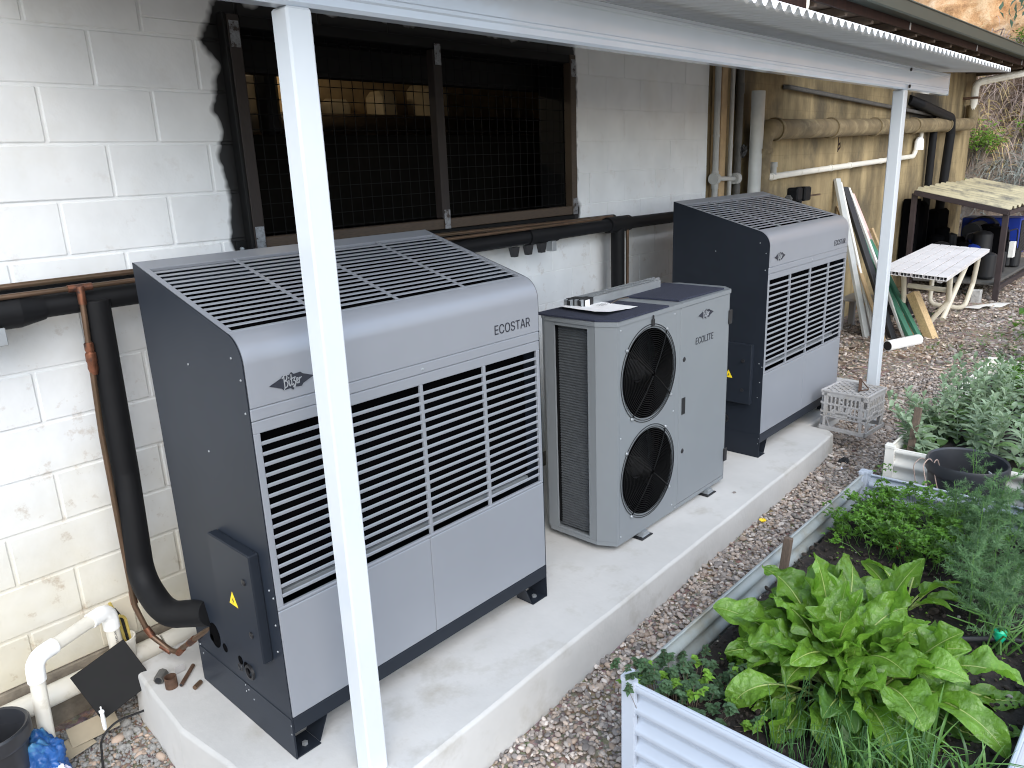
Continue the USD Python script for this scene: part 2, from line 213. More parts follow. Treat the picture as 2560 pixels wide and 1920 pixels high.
# ------------------------------------------------------------------ mesh helpers
def _bevel_topology():
    pts = [];
    for sx in (0, 1):
        for sy in (0, 1):
            for sz in (0, 1):
                for a in range(3):
                    q = []
                    for k, s in enumerate((sx, sy, sz)):
                        q.append((0.0 if s == 0 else 1.0) if k == a else (0.2 if s == 0 else 0.8))
                    pts.append(q)
    pts = np.array(pts); from scipy.spatial import ConvexHull
    h = ConvexHull(pts); f = h.simplices.copy(); c = pts.mean(0)
    for i, t in enumerate(f):
        n = np.cross(pts[t[1]] - pts[t[0]], pts[t[2]] - pts[t[0]])
        if n @ (pts[t[0]] - c) < 0: f[i] = t[::-1]
    return (pts > 0.5).astype(int), np.array([[[0, 0.2, 0.8, 1].index(v) for v in q] for q in pts]), f
_, BSEL, BF = _bevel_topology()

def V(*a): return np.array(a, float)
def unit(v): v = np.asarray(v, float); return v / max(np.linalg.norm(v), 1e-12)

class MB:
    def __init__(s): s.v = []; s.f = []; s.n = 0
    def add(s, v, f):
        v = np.asarray(v, float); f = np.asarray(f, int)
        if f.shape[1] == 4: f = np.vstack([f[:, [0, 1, 2]], f[:, [0, 2, 3]]])
        s.v.append(v); s.f.append(f + s.n); s.n += len(v); return s
    def box(s, lo, hi, b=0.002, R=None, at=None):
        lo, hi = np.minimum(lo, hi).astype(float), np.maximum(lo, hi).astype(float)
        b = min(b, 0.45 * (hi - lo).min()); lev = np.stack([lo, lo + b, hi - b, hi])
        v = np.stack([lev[BSEL[:, k], k] for k in range(3)], 1)
        if R is not None: v = v @ np.asarray(R).T
        if at is not None: v = v + at
        return s.add(v, BF)
    def tube(s, pts, r, n=12, cap=True):
        v, f = tube(pts, r, n, cap); return s.add(v, f)
    def cyl(s, a, b, r, n=20, r2=None): return s.tube([a, b], [r, r if r2 is None else r2], n)
    def tm(s, m): return s.add(m.vertices, m.faces)
    def prism(s, poly, depth, fr, engine='earcut'):
        """poly in (u, w); fr = (origin, U, W, D): extruded along D"""
        for g in (poly.geoms if hasattr(poly, 'geoms') else [poly]):
            m = trimesh.creation.extrude_polygon(g, depth, engine='earcut'); o, U, W, D = [np.asarray(x, float) for x in fr]
            v = o + m.vertices[:, :1] * U + m.vertices[:, 1:2] * W + m.vertices[:, 2:] * D; f = m.faces
            if np.dot(np.cross(U, W), D) < 0: f = f[:, ::-1]
            s.add(v, f)
        return s
    def grid(s, P):
        n, m = P.shape[:2]; i = np.arange(n * m).reshape(n, m)
        return s.add(P.reshape(-1, 3), np.stack([i[:-1, :-1], i[1:, :-1], i[1:, 1:], i[:-1, 1:]], -1).reshape(-1, 4))
    def lathe(s, prof, c, n=32, axis='z'):
        prof = np.array(prof, float); t = np.linspace(0, 2 * PI, n, endpoint=False)
        P = np.stack([prof[:, :1] * np.cos(t), prof[:, :1] * np.sin(t), np.repeat(prof[:, 1:], n, 1)], -1)
        if axis == 'y': P = P[..., [0, 2, 1]] * [1, -1, 1]
        if axis == 'x': P = P[..., [2, 0, 1]]
        k = len(prof); i = np.arange(k * n).reshape(k, n); j = np.roll(i, -1, 1)
        return s.add(P.reshape(-1, 3) + np.asarray(c, float), np.stack([i[:-1], j[:-1], j[1:], i[1:]], -1).reshape(-1, 4))
    def mesh(s): return np.vstack(s.v), np.vstack(s.f)

def tube(pts, r, n=12, cap=True):
    P = np.array(pts, float); k = len(P); r = np.broadcast_to(np.asarray(r, float), (k,))
    T = np.gradient(P, axis=0) if k > 2 else np.repeat((P[1] - P[0])[None], 2, 0)
    T /= np.maximum(np.linalg.norm(T, axis=1, keepdims=True), 1e-12)
    a = V(0, 0, 1) if abs(T[0][2]) < 0.9 else V(1, 0, 0); u = unit(np.cross(T[0], a)); rings = []; t = np.linspace(0, 2 * PI, n, endpoint=False)
    for i in range(k):
        u = unit(u - T[i] * (u @ T[i])); w = np.cross(T[i], u)
        rings.append(P[i] + r[i] * (np.cos(t)[:, None] * u + np.sin(t)[:, None] * w))
    v = np.vstack(rings); idx = np.arange(k * n).reshape(k, n); j = np.roll(idx, -1, 1)
    q = np.stack([idx[:-1], j[:-1], j[1:], idx[1:]], -1).reshape(-1, 4); f = np.vstack([q[:, [0, 1, 2]], q[:, [0, 2, 3]]])
    if cap:
        c0, c1 = len(v), len(v) + 1; v = np.vstack([v, P[0], P[-1]])
        f = np.vstack([f, np.stack([np.full(n, c0), j[0], idx[0]], 1), np.stack([np.full(n, c1), idx[-1], j[-1]], 1)])
    return v, f

def bend(pts, rad, seg=7):
    P = [V(*p) for p in pts]; out = [P[0]]; rad = [rad] * (len(P) - 2) if np.ndim(rad) == 0 else rad
    for i in range(1, len(P) - 1):
        a, b = unit(P[i - 1] - P[i]), unit(P[i + 1] - P[i]); ang = math.acos(np.clip(a @ b, -1, 1)); r = rad[i - 1]
        L = min(r / max(math.tan(ang / 2), 1e-6), 0.48 * np.linalg.norm(P[i - 1] - P[i]), 0.48 * np.linalg.norm(P[i + 1] - P[i])); r = L * math.tan(ang / 2)
        c = P[i] + unit(a + b) * (r / math.sin(ang / 2)); s0, s1 = P[i] + a * L - c, P[i] + b * L - c; w = math.acos(np.clip(unit(s0) @ unit(s1), -1, 1))
        for t in np.linspace(0, 1, seg):
            out.append(c + (s0 * math.sin((1 - t) * w) + s1 * math.sin(t * w)) / max(math.sin(w), 1e-9) if w > 1e-4 else c + s0)
    out.append(P[-1]); return np.array(out)

_used = {}
def numbered(parent, name):
    k = (parent, name); n = _used.get(k, 0); _used[k] = n + 1
    return f'{parent}/{name}' if n == 0 else f'{parent}/{name}_{n:03d}'
def tag(p, label=None, cat=None, group=None, kind=None):
    for k, v in (('label', label), ('category', cat), ('group', group), ('kind', kind)):
        if v: p.SetCustomDataByKey(k, v)
    return p
def obj(name, m, material, parent=None, label=None, cat=None, group=None, kind=None, smooth=35):
    if isinstance(m, MB): m = m.mesh()
    path = numbered(str(parent.GetPath()) if parent is not None else '/World', name)
    return tag(usdkit.mesh(stage, path, m, M[material], smooth=smooth).GetPrim(), label, cat, group, kind)
def thing(name, label, cat, loc=(0, 0, 0), rz=0.0, group=None, kind=None):
    x = UsdGeom.Xform.Define(stage, numbered('/World', name)); x.AddTranslateOp().Set(Gf.Vec3d(*map(float, loc)))
    if rz: x.AddRotateZOp().Set(math.degrees(rz))
    return tag(x.GetPrim(), label, cat, group, kind)
def dup(root, loc, label, rz=None):
    d = root.GetCustomData(); path = numbered('/World', root.GetName()); x = UsdGeom.Xform.Define(stage, path); p = x.GetPrim()
    p.GetReferences().AddInternalReference(root.GetPath())
    x.ClearXformOpOrder(); x.AddTranslateOp().Set(Gf.Vec3d(*map(float, loc)))
    if rz is not None: x.AddRotateZOp().Set(math.degrees(rz))
    p.SetInstanceable(True); return tag(p, label, d['category'], d.get('group'))
FRONT = lambda x, y, z: ((x, y, z), (1, 0, 0), (0, 0, 1), (0, -1, 0))      # drawings on a face that looks to -y

def sm(a, b, x): t = np.clip((np.asarray(x, float) - a) / (b - a), 0, 1); return t * t * (3 - 2 * t)
def gz(x, y=0.0):
    x = np.asarray(x, float)
    return -0.085 + 0.065 * sm(0.3, 2.2, x) + 0.02 * sm(2.2, 4.4, x) + 0.14 * sm(4.4, 7.4, x) + 0.03 * np.maximum(x - 7.4, 0)

# ------------------------------------------------------------------ the setting: ground, pad, hillside
gx = np.unique(np.concatenate([np.linspace(-60, -2, 16), np.arange(-2, 13.6, 0.07), np.linspace(13.6, 90, 20)])); gy = np.unique(np.concatenate([np.linspace(-70, -4, 16), np.arange(-4, 0.25, 0.07), np.linspace(0.25, 60, 16)]))
GX, GY = np.meshgrid(gx, gy, indexing='ij'); P = np.stack([GX, GY, 0 * GX], -1)
P[..., 2] = gz(GX) + (meshkit.fbm(np.stack([GX * 2.1, GY * 2.1, 0 * GX], -1), 4, 3) - 0.5) * 0.05 * sm(4.2, 6.0, GX) + (meshkit.fbm(np.stack([GX * 14, GY * 14, 0 * GX], -1), 2, 5) - 0.5) * 0.012
obj('ground', MB().grid(P), 'ground', kind='structure', label='gritty leaf strewn ground beside the building', smooth=True)

def ring(poly, z): return [(x, y, z) for x, y in poly]
padp = Polygon([(-0.335, -0.21), (-0.375, -0.72), (-0.345, -1.0), (-0.31, -1.52), (0.9, -1.472), (2.2, -1.435), (3.55, -1.395), (3.93, -1.372), (3.99, -1.32), (4.0, -1.18), (5.35, -1.17), (5.35, -0.08), (-0.1, -0.2)])
padp = padp.buffer(-0.02).buffer(0.02)
def slab(poly, z0, z1, bev, step=0.12):
    mb = MB(); outer = np.array(poly.exterior.coords)[:-1]; dens = []
    for a, b in zip(outer, np.roll(outer, -1, 0)):
        n = max(1, int(np.linalg.norm(b - a) / step))
        dens += [a + (b - a) * t for t in np.linspace(0, 1, n, endpoint=False)]
    dens = np.array(dens)
    if Polygon(dens).exterior.is_ccw is False: dens = dens[::-1]
    nx = np.roll(dens, -1, 0) - np.roll(dens, 1, 0); nrm = np.stack([nx[:, 1], -nx[:, 0]], 1); nrm /= np.linalg.norm(nrm, axis=1, keepdims=True)
    rows = []
    for off, z in ((0.012, z0), (0.004, z0 + 0.5 * (z1 - z0)), (0.0, z1 - bev), (-bev * 0.3, z1 - bev * 0.3), (-bev, z1)):
        w = (meshkit.noise(np.stack([dens[:, 0] * 6, dens[:, 1] * 6, np.full(len(dens), z * 20)], 1), 2) - 0.5) * 0.008
        q = dens + nrm * (off + w)[:, None]; rows.append(np.column_stack([q, np.full(len(q), z)]))
    k, n = len(rows), len(dens); idx = np.arange(k * n).reshape(k, n); j = np.roll(idx, -1, 1)
    mb.add(np.vstack(rows), np.stack([idx[:-1], j[:-1], j[1:], idx[1:]], -1).reshape(-1, 4))
    top = rows[-1]; tp = Polygon(top[:, :2]); vv, ff = trimesh.creation.triangulate_polygon(tp, engine='earcut')
    mb.add(np.column_stack([vv, np.full(len(vv), z1)]), ff); return mb
obj('concrete_pad', slab(padp, -0.16, 0.14, 0.014), 'concrete', kind='structure', label='pale concrete plinth carrying the three units', smooth=50)

def hill_pt(u, s):
    x = 13.5 + 0.30 * s + 0.016 * s * s + 0.25 * np.abs(u + 1.5) * 0.12; z = 0.28 + 0.92 * s - 0.012 * s * s
    q = np.stack([u, s, 0 * u], -1); d = (meshkit.fbm(q * 0.8, 5, 11) - 0.5) * 1.5 + (meshkit.fbm(q * 3.2, 4, 12) - 0.5) * 0.45
    return np.stack([x - d * 0.9, u, z + d * 0.25], -1)
U, S = np.meshgrid(np.linspace(-16, 14, 230), np.linspace(-0.6, 14, 130), indexing='ij')
obj('hillside', MB().grid(hill_pt(U, S)[:, ::-1]), 'hill', kind='structure', label='steep cut bank of orange clay and dry litter', smooth=True)

# ------------------------------------------------------------------ white block wall with recessed joints
wall = thing('block_wall', 'white painted concrete block wall behind the three grey units', 'wall')
WX0, WX1, WZ1, WIN = -3.02, 4.55, 3.1, (0.56, 1.735, 2.75, 2.60)
core = MB()
for lo, hi in (((WX0, .004, .145), (WIN[0], .19, WZ1)), ((WIN[2], .004, .145), (WX1, .19, WZ1)), ((WIN[0], .004, .145), (WIN[2], .19, WIN[1])), ((WIN[0], .004, WIN[3]), (WIN[2], .19, WZ1))): core.box(lo, hi, 0)
obj('mortar', core, 'wall_paint', wall, smooth=False)
obj('footing', MB().box((WX0, -.012, -.35), (WX1, .19, .143), .004), 'footing', wall)
wr = np.random.default_rng(5)
for k in range(0, 15):
    z1 = 2.54 - 0.2 * (k - 3) + 0.0; z1 = 2.54 + 0.6 - 0.2 * k; z0 = z1 - 0.2
    if z0 < 0.1: continue
    off = 0.0 if (k - 3) % 2 == 0 else 0.2
    i0, i1 = int(math.floor((WX0 - off) / 0.4)), int(math.ceil((WX1 - off) / 0.4))
    for i in range(i0, i1):
        a, b = max(off + 0.4 * i, WX0), min(off + 0.4 * (i + 1), WX1)
        if b - a < 0.03 or b < -1.6: continue
        right = a > 1.2; g = 0.0022 if right else 0.0048; pr = 0.0025 if right else 0.006
        gv = 0.0009 if right else g; r = sbox(a + gv, z0 + g, b - gv, z1 - g).difference(sbox(WIN[0], WIN[1], WIN[2], WIN[3]))
        if r.is_empty: continue
        rects = []
        x0, y0, x1, y1 = a + gv, z0 + g, b - gv, z1 - g
        if r.area > 0.999 * (x1 - x0) * (y1 - y0): rects = [(x0, y0, x1, y1)]
        else:
            if y1 > WIN[3]: rects.append((x0, max(y0, WIN[3]), x1, y1))
            if y0 < WIN[1]: rects.append((x0, y0, x1, min(y1, WIN[1])))
            c0, c1 = max(y0, WIN[1]), min(y1, WIN[3])
            if c1 > c0 and x0 < WIN[0]: rects.append((x0, c0, min(x1, WIN[0]), c1))
            if c1 > c0 and x1 > WIN[2]: rects.append((max(x0, WIN[2]), c0, x1, c1))
        for (p0, q0, p1, q1) in rects:
            if min(p1 - p0, q1 - q0) < 0.012: continue
            d = wr.uniform(-0.0012, 0.0012)
            obj('block', MB().box((p0, -pr + 0.004 + d, q0), (p1, .03, q1), 0.0016 if right else 0.0042), 'wall_paint', wall)
obj('patch_board', MB().box((-.362, -.010, .16), (-.222, -.004, .335), .002), 'soffit_cream', wall)

# ------------------------------------------------------------------ window: timber frame, weld mesh, room beyond
win = thing('window', 'dark timber framed window with black wire mesh in the white wall', 'window')
def frame_bar(lo, hi, m): obj('frame_bar', MB().box(lo, hi, .003), m, win)
frame_bar((.522, -.062, 1.69), (.575, -.004, 2.635), 'timber_dark_v'); frame_bar((2.738, -.062, 1.69), (2.79, -.004, 2.635), 'timber_mid')
frame_bar((1.625, -.060, 1.745), (1.682, -.006, 2.585), 'timber_dark_v'); frame_bar((.577, -.058, 1.69), (2.736, -.006, 1.742), 'timber_mid'); frame_bar((.577, -.058, 2.588), (2.736, -.006, 2.635), 'soot_black')
for x, z in ((.548, 2.56), (.548, 1.74), (1.653, 2.56), (1.653, 1.74), (2.764, 2.56), (2.764, 1.74)):
    obj('nail_plate', MB().box((x - .021, -.0655, z - .05), (x + .021, -.0635, z + .05), .0005), 'nail_plate', win)
for x0, x1 in ((.575, 1.625), (1.682, 2.738)):
    mb = MB()
    for x in np.arange(x0 + .012, x1, .0625): mb.tube([(x, -.004, 1.742), (x + .002, -.004, 2.588)], .0022, 5)
    for z in np.arange(1.756, 2.588, .0625): mb.tube([(x0, -.0085, z), (x1, -.0085, z + .001)], .0022, 5)
    obj('wire_mesh', mb, 'wire_black', win)
obj('reveal', MB().box((.56, .004, 1.70), (.575, .20, 2.63), .001).box((2.735, .004, 1.70), (2.75, .20, 2.63), .001).box((.576, .004, 2.59), (2.734, .20, 2.62), .001).box((.576, .004, 1.70), (2.734, .20, 1.735), .001), 'soot_black', win)
obj('sill_angle', MB().box((.50, -.030, 1.655), (2.80, -.005, 1.688), .003).box((.505, -.06, 1.68), (.52, -.006, 2.64), .003), 'soot_black', win)
cl = obj('bracket', MB().box((.455, -.02, 1.665), (.518, -.006, 1.735), .002), 'soot_black', win); obj('bolt', MB().lathe([(0, .012), (.007, .011), (.009, 0)], (.475, -.02, 1.70), 10, 'y'), 'zinc', cl)
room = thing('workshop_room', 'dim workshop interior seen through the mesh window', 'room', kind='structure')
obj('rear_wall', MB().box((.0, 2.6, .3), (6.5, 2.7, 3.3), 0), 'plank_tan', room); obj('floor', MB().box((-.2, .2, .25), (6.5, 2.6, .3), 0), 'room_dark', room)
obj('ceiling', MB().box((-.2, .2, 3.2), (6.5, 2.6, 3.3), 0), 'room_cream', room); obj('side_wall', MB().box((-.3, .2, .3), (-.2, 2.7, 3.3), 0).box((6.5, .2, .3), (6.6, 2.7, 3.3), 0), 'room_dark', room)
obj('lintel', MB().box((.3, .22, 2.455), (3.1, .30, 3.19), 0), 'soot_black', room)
for i, x in enumerate(np.arange(1.3, 4.4, .46)):
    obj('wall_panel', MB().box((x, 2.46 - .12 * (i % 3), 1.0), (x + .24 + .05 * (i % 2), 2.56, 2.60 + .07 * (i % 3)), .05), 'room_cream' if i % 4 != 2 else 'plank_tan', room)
obj('bench', MB().box((.3, .55, .3), (6.2, .75, 2.205), .01), 'room_dark', room)
obj('duct', MB().cyl((1.6, 2.2, 2.36), (6.0, 2.2, 2.36), .10, 20), 'timber_mid', room); obj('flexible_hose', MB().lathe([(.05 + .006 * (i % 2), .012 * i) for i in range(60)], (1.62, 1.9, 2.03), 18), 'pvc', room)
obj('dark_hood', MB().box((1.74, 1.85, 2.25), (1.92, 2.1, 2.72), .05), 'black_plastic', room)
obj('fluorescent_lamp', MB().cyl((1.0, 2.0, 2.95), (2.2, 2.0, 2.95), .02, 12), 'lamp_tube', room)

# ------------------------------------------------------------------ ochre wall, main roof, awning
ow = thing('rendered_wall', 'stained ochre rendered wall to the right of the white blocks', 'wall')
obj('render_face', MB().box((4.552, 0, -.4), (12.66, .2, 3.5), .006), 'ochre_render', ow)
obj('pilaster_cover', MB().box((4.60, -.02, .0), (4.71, -.001, 3.05), .003).box((4.725, -.02, .0), (4.82, -.001, 3.05), .003), 'plank_tan', ow)
for i in range(5):
    pass
rf = thing('main_roof', 'main building roof edge with green gutter and dark red fascia', 'roof')
gp = [(-.02, .0), (-.115, .0), (-.125, .012), (-.125, .12), (-.108, .135), (-.10, .13), (-.115, .115), (-.112, .02), (-.03, .012), (-.03, .12), (-.02, .12)]
mb = MB(); mb.prism(Polygon([(-y, z) for y, z in gp]), 8.18, ((4.72, -.70, 3.125), (0, -1, 0), (0, 0, 1), (1, 0, 0))); obj('gutter', mb, 'gutter_green', rf)
obj('gutter_bead', MB().box((4.72, -.833, 3.235), (12.9, -.826, 3.245), .002), 'gutter_green', rf)
obj('fascia', MB().box((4.72, -.718, 3.055), (12.88, -.695, 3.25), .003), 'fascia_red', rf)
for x in np.arange(6.9, 12.8, 2.45): obj('gutter_strap', MB().box((x, -.722, 3.06), (x + .035, -.7185, 3.12), .001), 'zinc', rf)
for x in np.arange(4.8, 12.9, .6): obj('rafter', MB().box((x, -.69, 3.03), (x + .045, -.002, 3.10), .003), 'soffit_brown', rf)
obj('soffit', MB().box((4.72, -.694, 3.104), (12.88, .3, 3.13), .002), 'soffit_brown', rf)
obj('roof_sheet', MB().add([(4.72, -.74, 3.27), (12.9, -.74, 3.27), (12.9, 6, 4.6), (4.72, 6, 4.6), (4.72, -.74, 3.25), (12.9, -.74, 3.25), (12.9, 6, 4.58), (4.72, 6, 4.58)], [(0, 1, 2, 3), (7, 6, 5, 4), (0, 4, 5, 1)]), 'gutter_green', rf)
eb = obj('eave_box', MB().box((-5.6, -.69, 2.985), (4.60, .3, 3.02), .004), 'soffit_cream', rf, label='cream boxed eave over the white wall'); obj('eave_fascia', MB().box((-5.6, -.712, 2.975), (4.61, -.692, 3.20), .003).box((-5.6, -.69, 3.16), (4.61, 3, 3.20), .003), 'fascia_red', eb)
obj('spout', MB().tube(bend([(4.66, -.66, 3.2), (4.66, -.66, 3.02), (4.66, -.60, 2.92), (4.66, -.4, 2.86)], .06), .048, 16), 'rust_white', rf, label='rusty white pipe stub under the eave')
dp = thing('downpipe', 'cream downpipe with swan neck at the far end of the ochre wall', 'downpipe')
obj('pipe', MB().tube(bend([(12.72, -.76, 3.12), (12.72, -.76, 3.04), (12.05, -.14, 2.90), (12.08, -.13, 2.42)], .09), .05, 16), 'pvc', dp); obj('lower_pipe', MB().cyl((12.08, -.13, 2.60), (12.08, -.13, 2.36), .058, 16), 'clay_pipe', dp); obj('clip', MB().box((12.0, -.195, 2.68), (12.16, -.002, 2.71), .002), 'rust_iron', dp)

aw = thing('awning', 'white corrugated awning on two square posts over the units', 'awning')
AX0, AX1, AY0, AY1 = -.36, 6.0, -1.745, -.015
xs = np.arange(AX0, AX1, .086 / 8); yy = np.linspace(AY0, AY1, 5)
XX, YY = np.meshgrid(xs, yy, indexing='ij'); prof = .0135 * np.clip(1.35 * np.sin(XX * 2 * PI / .086), -1, 1); zr = lambda y: 2.553 + .105 * (y - AY0)
top = np.stack([XX, YY, zr(YY) + prof + .0006], -1); bot = np.stack([XX, YY, zr(YY) + prof - .0006], -1)
mb = MB(); mb.grid(top); mb.grid(bot[:, ::-1]); mb.grid(np.stack([bot[:, 0], top[:, 0]], 1)); obj('roof_sheet', mb, 'roof_under', aw, smooth=50)
fx = np.arange(1.2, AX1, .086 / 8); fp = .0135 * np.clip(1.35 * np.sin(fx * 2 * PI / .086), -1, 1)
lo = np.stack([fx, 0 * fx + AY0 + .001, zr(AY0) + fp + .0012], -1); hi = lo.copy(); hi[:, 2] = zr(AY0) + .0165; lo2 = lo + [0, .03, 0]; hi2 = hi + [0, .03, 0]
mb = MB(); mb.grid(np.stack([lo, hi], 1)); mb.grid(np.stack([hi, hi2], 1)); mb.grid(np.stack([lo2, lo], 1)); obj('filler_strip', mb, 'filler_white', aw, smooth=False)
bz = 2.388
bp = [(-.012, 0), (.0, .008), (.0, .026), (.005, .031), (.005, .040), (.0, .045), (.0, .118), (.004, .122), (.004, .131), (.0, .135), (.0, .146), (-.012, .152), (-.055, .152), (-.055, .149), (-.014, .149), (-.003, .143), (-.003, .009), (-.014, .003), (-.055, .003), (-.055, 0)]
mb = MB(); mb.prism(Polygon(bp), 5.93, ((-.345, -1.433, bz), (0, -1, 0), (0, 0, 1), (1, 0, 0))); obj('beam', mb, 'beam_white', aw, smooth=25)
bplate = obj('end_plate', MB().box((5.587, -1.435, bz - .002), (5.591, -1.375, bz + .154), .001), 'beam_white', aw)
obj('bolt', MB().lathe([(0, .010), (.010, .009), (.012, 0)], (4.625, -1.438, bz + .02), 8, 'y'), 'black_plastic', aw); obj('bolt', MB().lathe([(0, .010), (.010, .009), (.012, 0)], (4.625, -1.438, bz + .125), 8, 'y'), 'black_plastic', aw)
for x0, w in ((-.074, .072), (4.565, .075)):
    pm = MB().box((x0, -1.43, .141 if x0 < 1 else .0), (x0 + w, -1.43 + w, bz - .001), .006); obj('post', pm, 'white_coat', aw)

# ------------------------------------------------------------------ big condensing unit (built once, placed twice)
def logo_poly(w, h):
    return Polygon([(-.5 * w, 0), (-.22 * w, .30 * h), (-.20 * w, .40 * h), (-.05 * w, .36 * h), (0, .5 * h), (.05 * w, .36 * h), (.20 * w, .40 * h), (.25 * w, .28 * h), (.5 * w, .02 * h), (.24 * w, -.26 * h), (.20 * w, -.40 * h), (.05 * w, -.36 * h), (0, -.5 * h), (-.05 * w, -.36 * h), (-.20 * w, -.40 * h), (-.24 * w, -.28 * h)])
SCRIPT = [[(0, 6), (1.2, 7.2), (1.2, 0), (.6, -.8)], [(1.2, 7.2), (3, 7.4), (3.6, 6.2), (3, 4.6), (1.6, 4.0), (3.2, 3.6), (3.8, 2.0), (3, .4), (1.4, 0)], [(4.6, 3.6), (4.8, .6), (5.4, .1), (6.0, 1.0)], [(4.75, 4.9), (4.8, 5.3)],
          [(6.6, 6.6), (6.6, .8), (7.2, .1), (7.8, .8)], [(5.8, 4.0), (9.6, 4.4), (8.2, 2.6), (9.4, 2.0), (9.4, .2), (8.4, -1.6), (7.6, -1.0), (10.2, 1.2)], [(10.2, 1.2), (11.6, 2.4), (11.4, 3.4), (10.6, 3.4), (10.3, 1.2), (11, .2), (12.2, 1.0)], [(12.2, .2), (12.6, 3.2), (13.0, 2.6), (14.2, 3.2)]]
def badge(parent, x, y, z, w, h):
    b = obj('badge', MB().prism(logo_poly(w, h), .0012, FRONT(x, y, z)), 'ink', parent, smooth=False)
    s = .42 * w / 14.2; g = unary_union([LineString([(px * s - .21 * w, (py - 3.2) * s * 1.15 + px * s * .10) for px, py in l]).buffer(s * .34, 3) for l in SCRIPT])
    obj('script', MB().prism(g, .0006, FRONT(x, y - .0012, z)), 'ink_light', b, smooth=False)
def lettering(parent, txt, x, y, z, w, h):
    t = meshkit.text_mesh(txt, h, .0008); v = np.array(t.vertices); v[:, 0] = (v[:, 0] - v[:, 0].min()) / np.ptp(v[:, 0]) * w
    o = np.column_stack([x + v[:, 0], y - v[:, 2], z + v[:, 1]]); obj('lettering', (o, np.array(t.faces)), 'ink', parent, smooth=False)

W, D = 1.28, .655
cu = thing('condensing_unit', 'large grey louvred condensing unit nearest, partly behind the near white post', 'condenser', (-.178, -1.172, .14), group='large louvred units on the plinth')
sl = .291; zb0 = 1.412                                    # roof slope line z = zb0 + sl*y
fil = bend([(0, 0, 1.2135), (0, 0, zb0), (0, D, zb0 + sl * D)], .092, 9)[:, 1:]      # front then over the curve
side = [(0, .0), (D, .0), (D, zb0 + sl * D - .001)] + [tuple(p) for p in fil[::-1][1:]]
for x in (0.0, W - .0035):
    obj('side_panel', MB().prism(Polygon([(y, z if z > 0 else .0) for y, z in side]), .0035, ((x, .002, 0), (0, 1, 0), (0, 0, 1), (1, 0, 0))), 'anthracite', cu, smooth=20)
for x in (-.002, W): obj('base_plate', MB().box((x, .0025, .0005), (x + .002, D - .001, .1545), .0008), 'anthracite', cu)
# hood: strip following the curve down to the front seam
hood = fil[fil[:, 0] < .095]; hood = np.vstack([[0, 1.2165], hood[1:], [.068, zb0 + sl * .068]]) if hood[-1, 0] < .06 else np.vstack([[0, 1.2165], hood[1:]])
hx = np.array([.0045, W - .0045]); n2 = hood.copy(); G1 = np.stack([np.column_stack([np.full(len(hood), x), hood]) for x in hx]); inn = hood + [.010, -.008]; G2 = np.stack([np.column_stack([np.full(len(hood), x), inn]) for x in hx])
mb = MB(); mb.grid(G1); mb.grid(G2[::-1]); mb.add(np.vstack([G1[:, 0], G2[:, 0]]), [(0, 1, 3, 2)]); hd = obj('hood', mb, 'silver_paint', cu, smooth=40)
badge(hd if False else cu, .148, -.0015, 1.268, .152, .055); lettering(cu, 'ECOSTAR', 1.021, -.0012, 1.2445, .201, .036)
# sloping top grille: border, three cross bars, sixteen slats
sv = unit((0, 1, sl)); sn = unit((0, -sl, 1)); o0 = V(0, .069, zb0 + sl * .069); Ls = (D - .069) / sv[1]
RS = np.column_stack([(1, 0, 0), sv, sn]); tg = MB()
for lo, hi in (((.0045, .0, -.012), (W - .0045, .012, 0)), ((.0045, Ls - .072, -.012), (W - .0045, Ls, 0)), ((.0045, .012, -.012), (.024, Ls - .072, 0)), ((W - .024, .012, -.012), (W - .0045, Ls - .072, 0))): tg.box(lo, hi, .0012, RS, o0)
for x in (.324, .636, .950): tg.box((x - .007, .012, -.0045), (x + .007, Ls - .072, -.0004), .0015, RS, o0)
tgp = obj('top_grille', tg, 'silver_paint', cu); ns = 16; pit = (Ls - .072 - .012) / ns
for i in range(1, ns):
    obj('slat', MB().box((.0245, .012 + pit * i - .0068, -.0040), (W - .0245, .012 + pit * i + .0068, -.0008), .0014, RS, o0), 'silver_paint', tgp)
# front: trim strip, louvre panel with 17 openings, two lower doors, base rail
obj('trim_strip', MB().box((.0045, -.001, 1.1765), (W - .0045, .012, 1.2125), .0025), 'silver_paint', cu)
obj('screw', MB().lathe([(0, .004), (.004, .003), (.0055, 0)], (.655, -.001, 1.192), 8, 'y'), 'zinc', cu)
fg = MB(); z0, z1 = .5535, 1.1745; s0, s1 = .564, 1.137; pf = (s1 - s0) / 17
for lo, hi in (((.0045, 0, z0), (W - .0045, .014, s0)), ((.0045, 0, s1), (W - .0045, .014, z1)), ((.0045, 0, s0), (.026, .014, s1)), ((W - .022, 0, s0), (W - .0045, .014, s1))): fg.box(lo, hi, .002)
for x in (.329, .645, .957): fg.box((x - .0075, .0005, s0), (x + .0075, .013, s1), .002)
fgp = obj('front_grille', fg, 'silver_paint', cu)
for i in range(1, 17): obj('slat', MB().box((.0265, .001, s0 + pf * i - .0060), (W - .0225, .007, s0 + pf * i + .0060), .0022), 'silver_paint', fgp)
for x0, x1 in ((.0045, .6315), (.6335, W - .0045)): obj('door', MB().box((x0, 0, .160), (x1, .014, .5510), .0025), 'silver_paint', cu)
obj('base_rail', MB().box((.004, .002, .098), (W - .004, .014, .157), .002), 'anthracite', cu)
obj('base_tray', MB().box((.005, .02, .100), (W - .005, D - .01, .112), .001).box((.3, .1, .06), (.34, D - .1, .0995), .001).box((.9, .1, .06), (.94, D - .1, .0995), .001), 'anthracite', cu)
obj('rear_panel', MB().box((.004, D - .006, .10), (W - .004, D - .001, 1.58), .001), 'anthracite', cu)
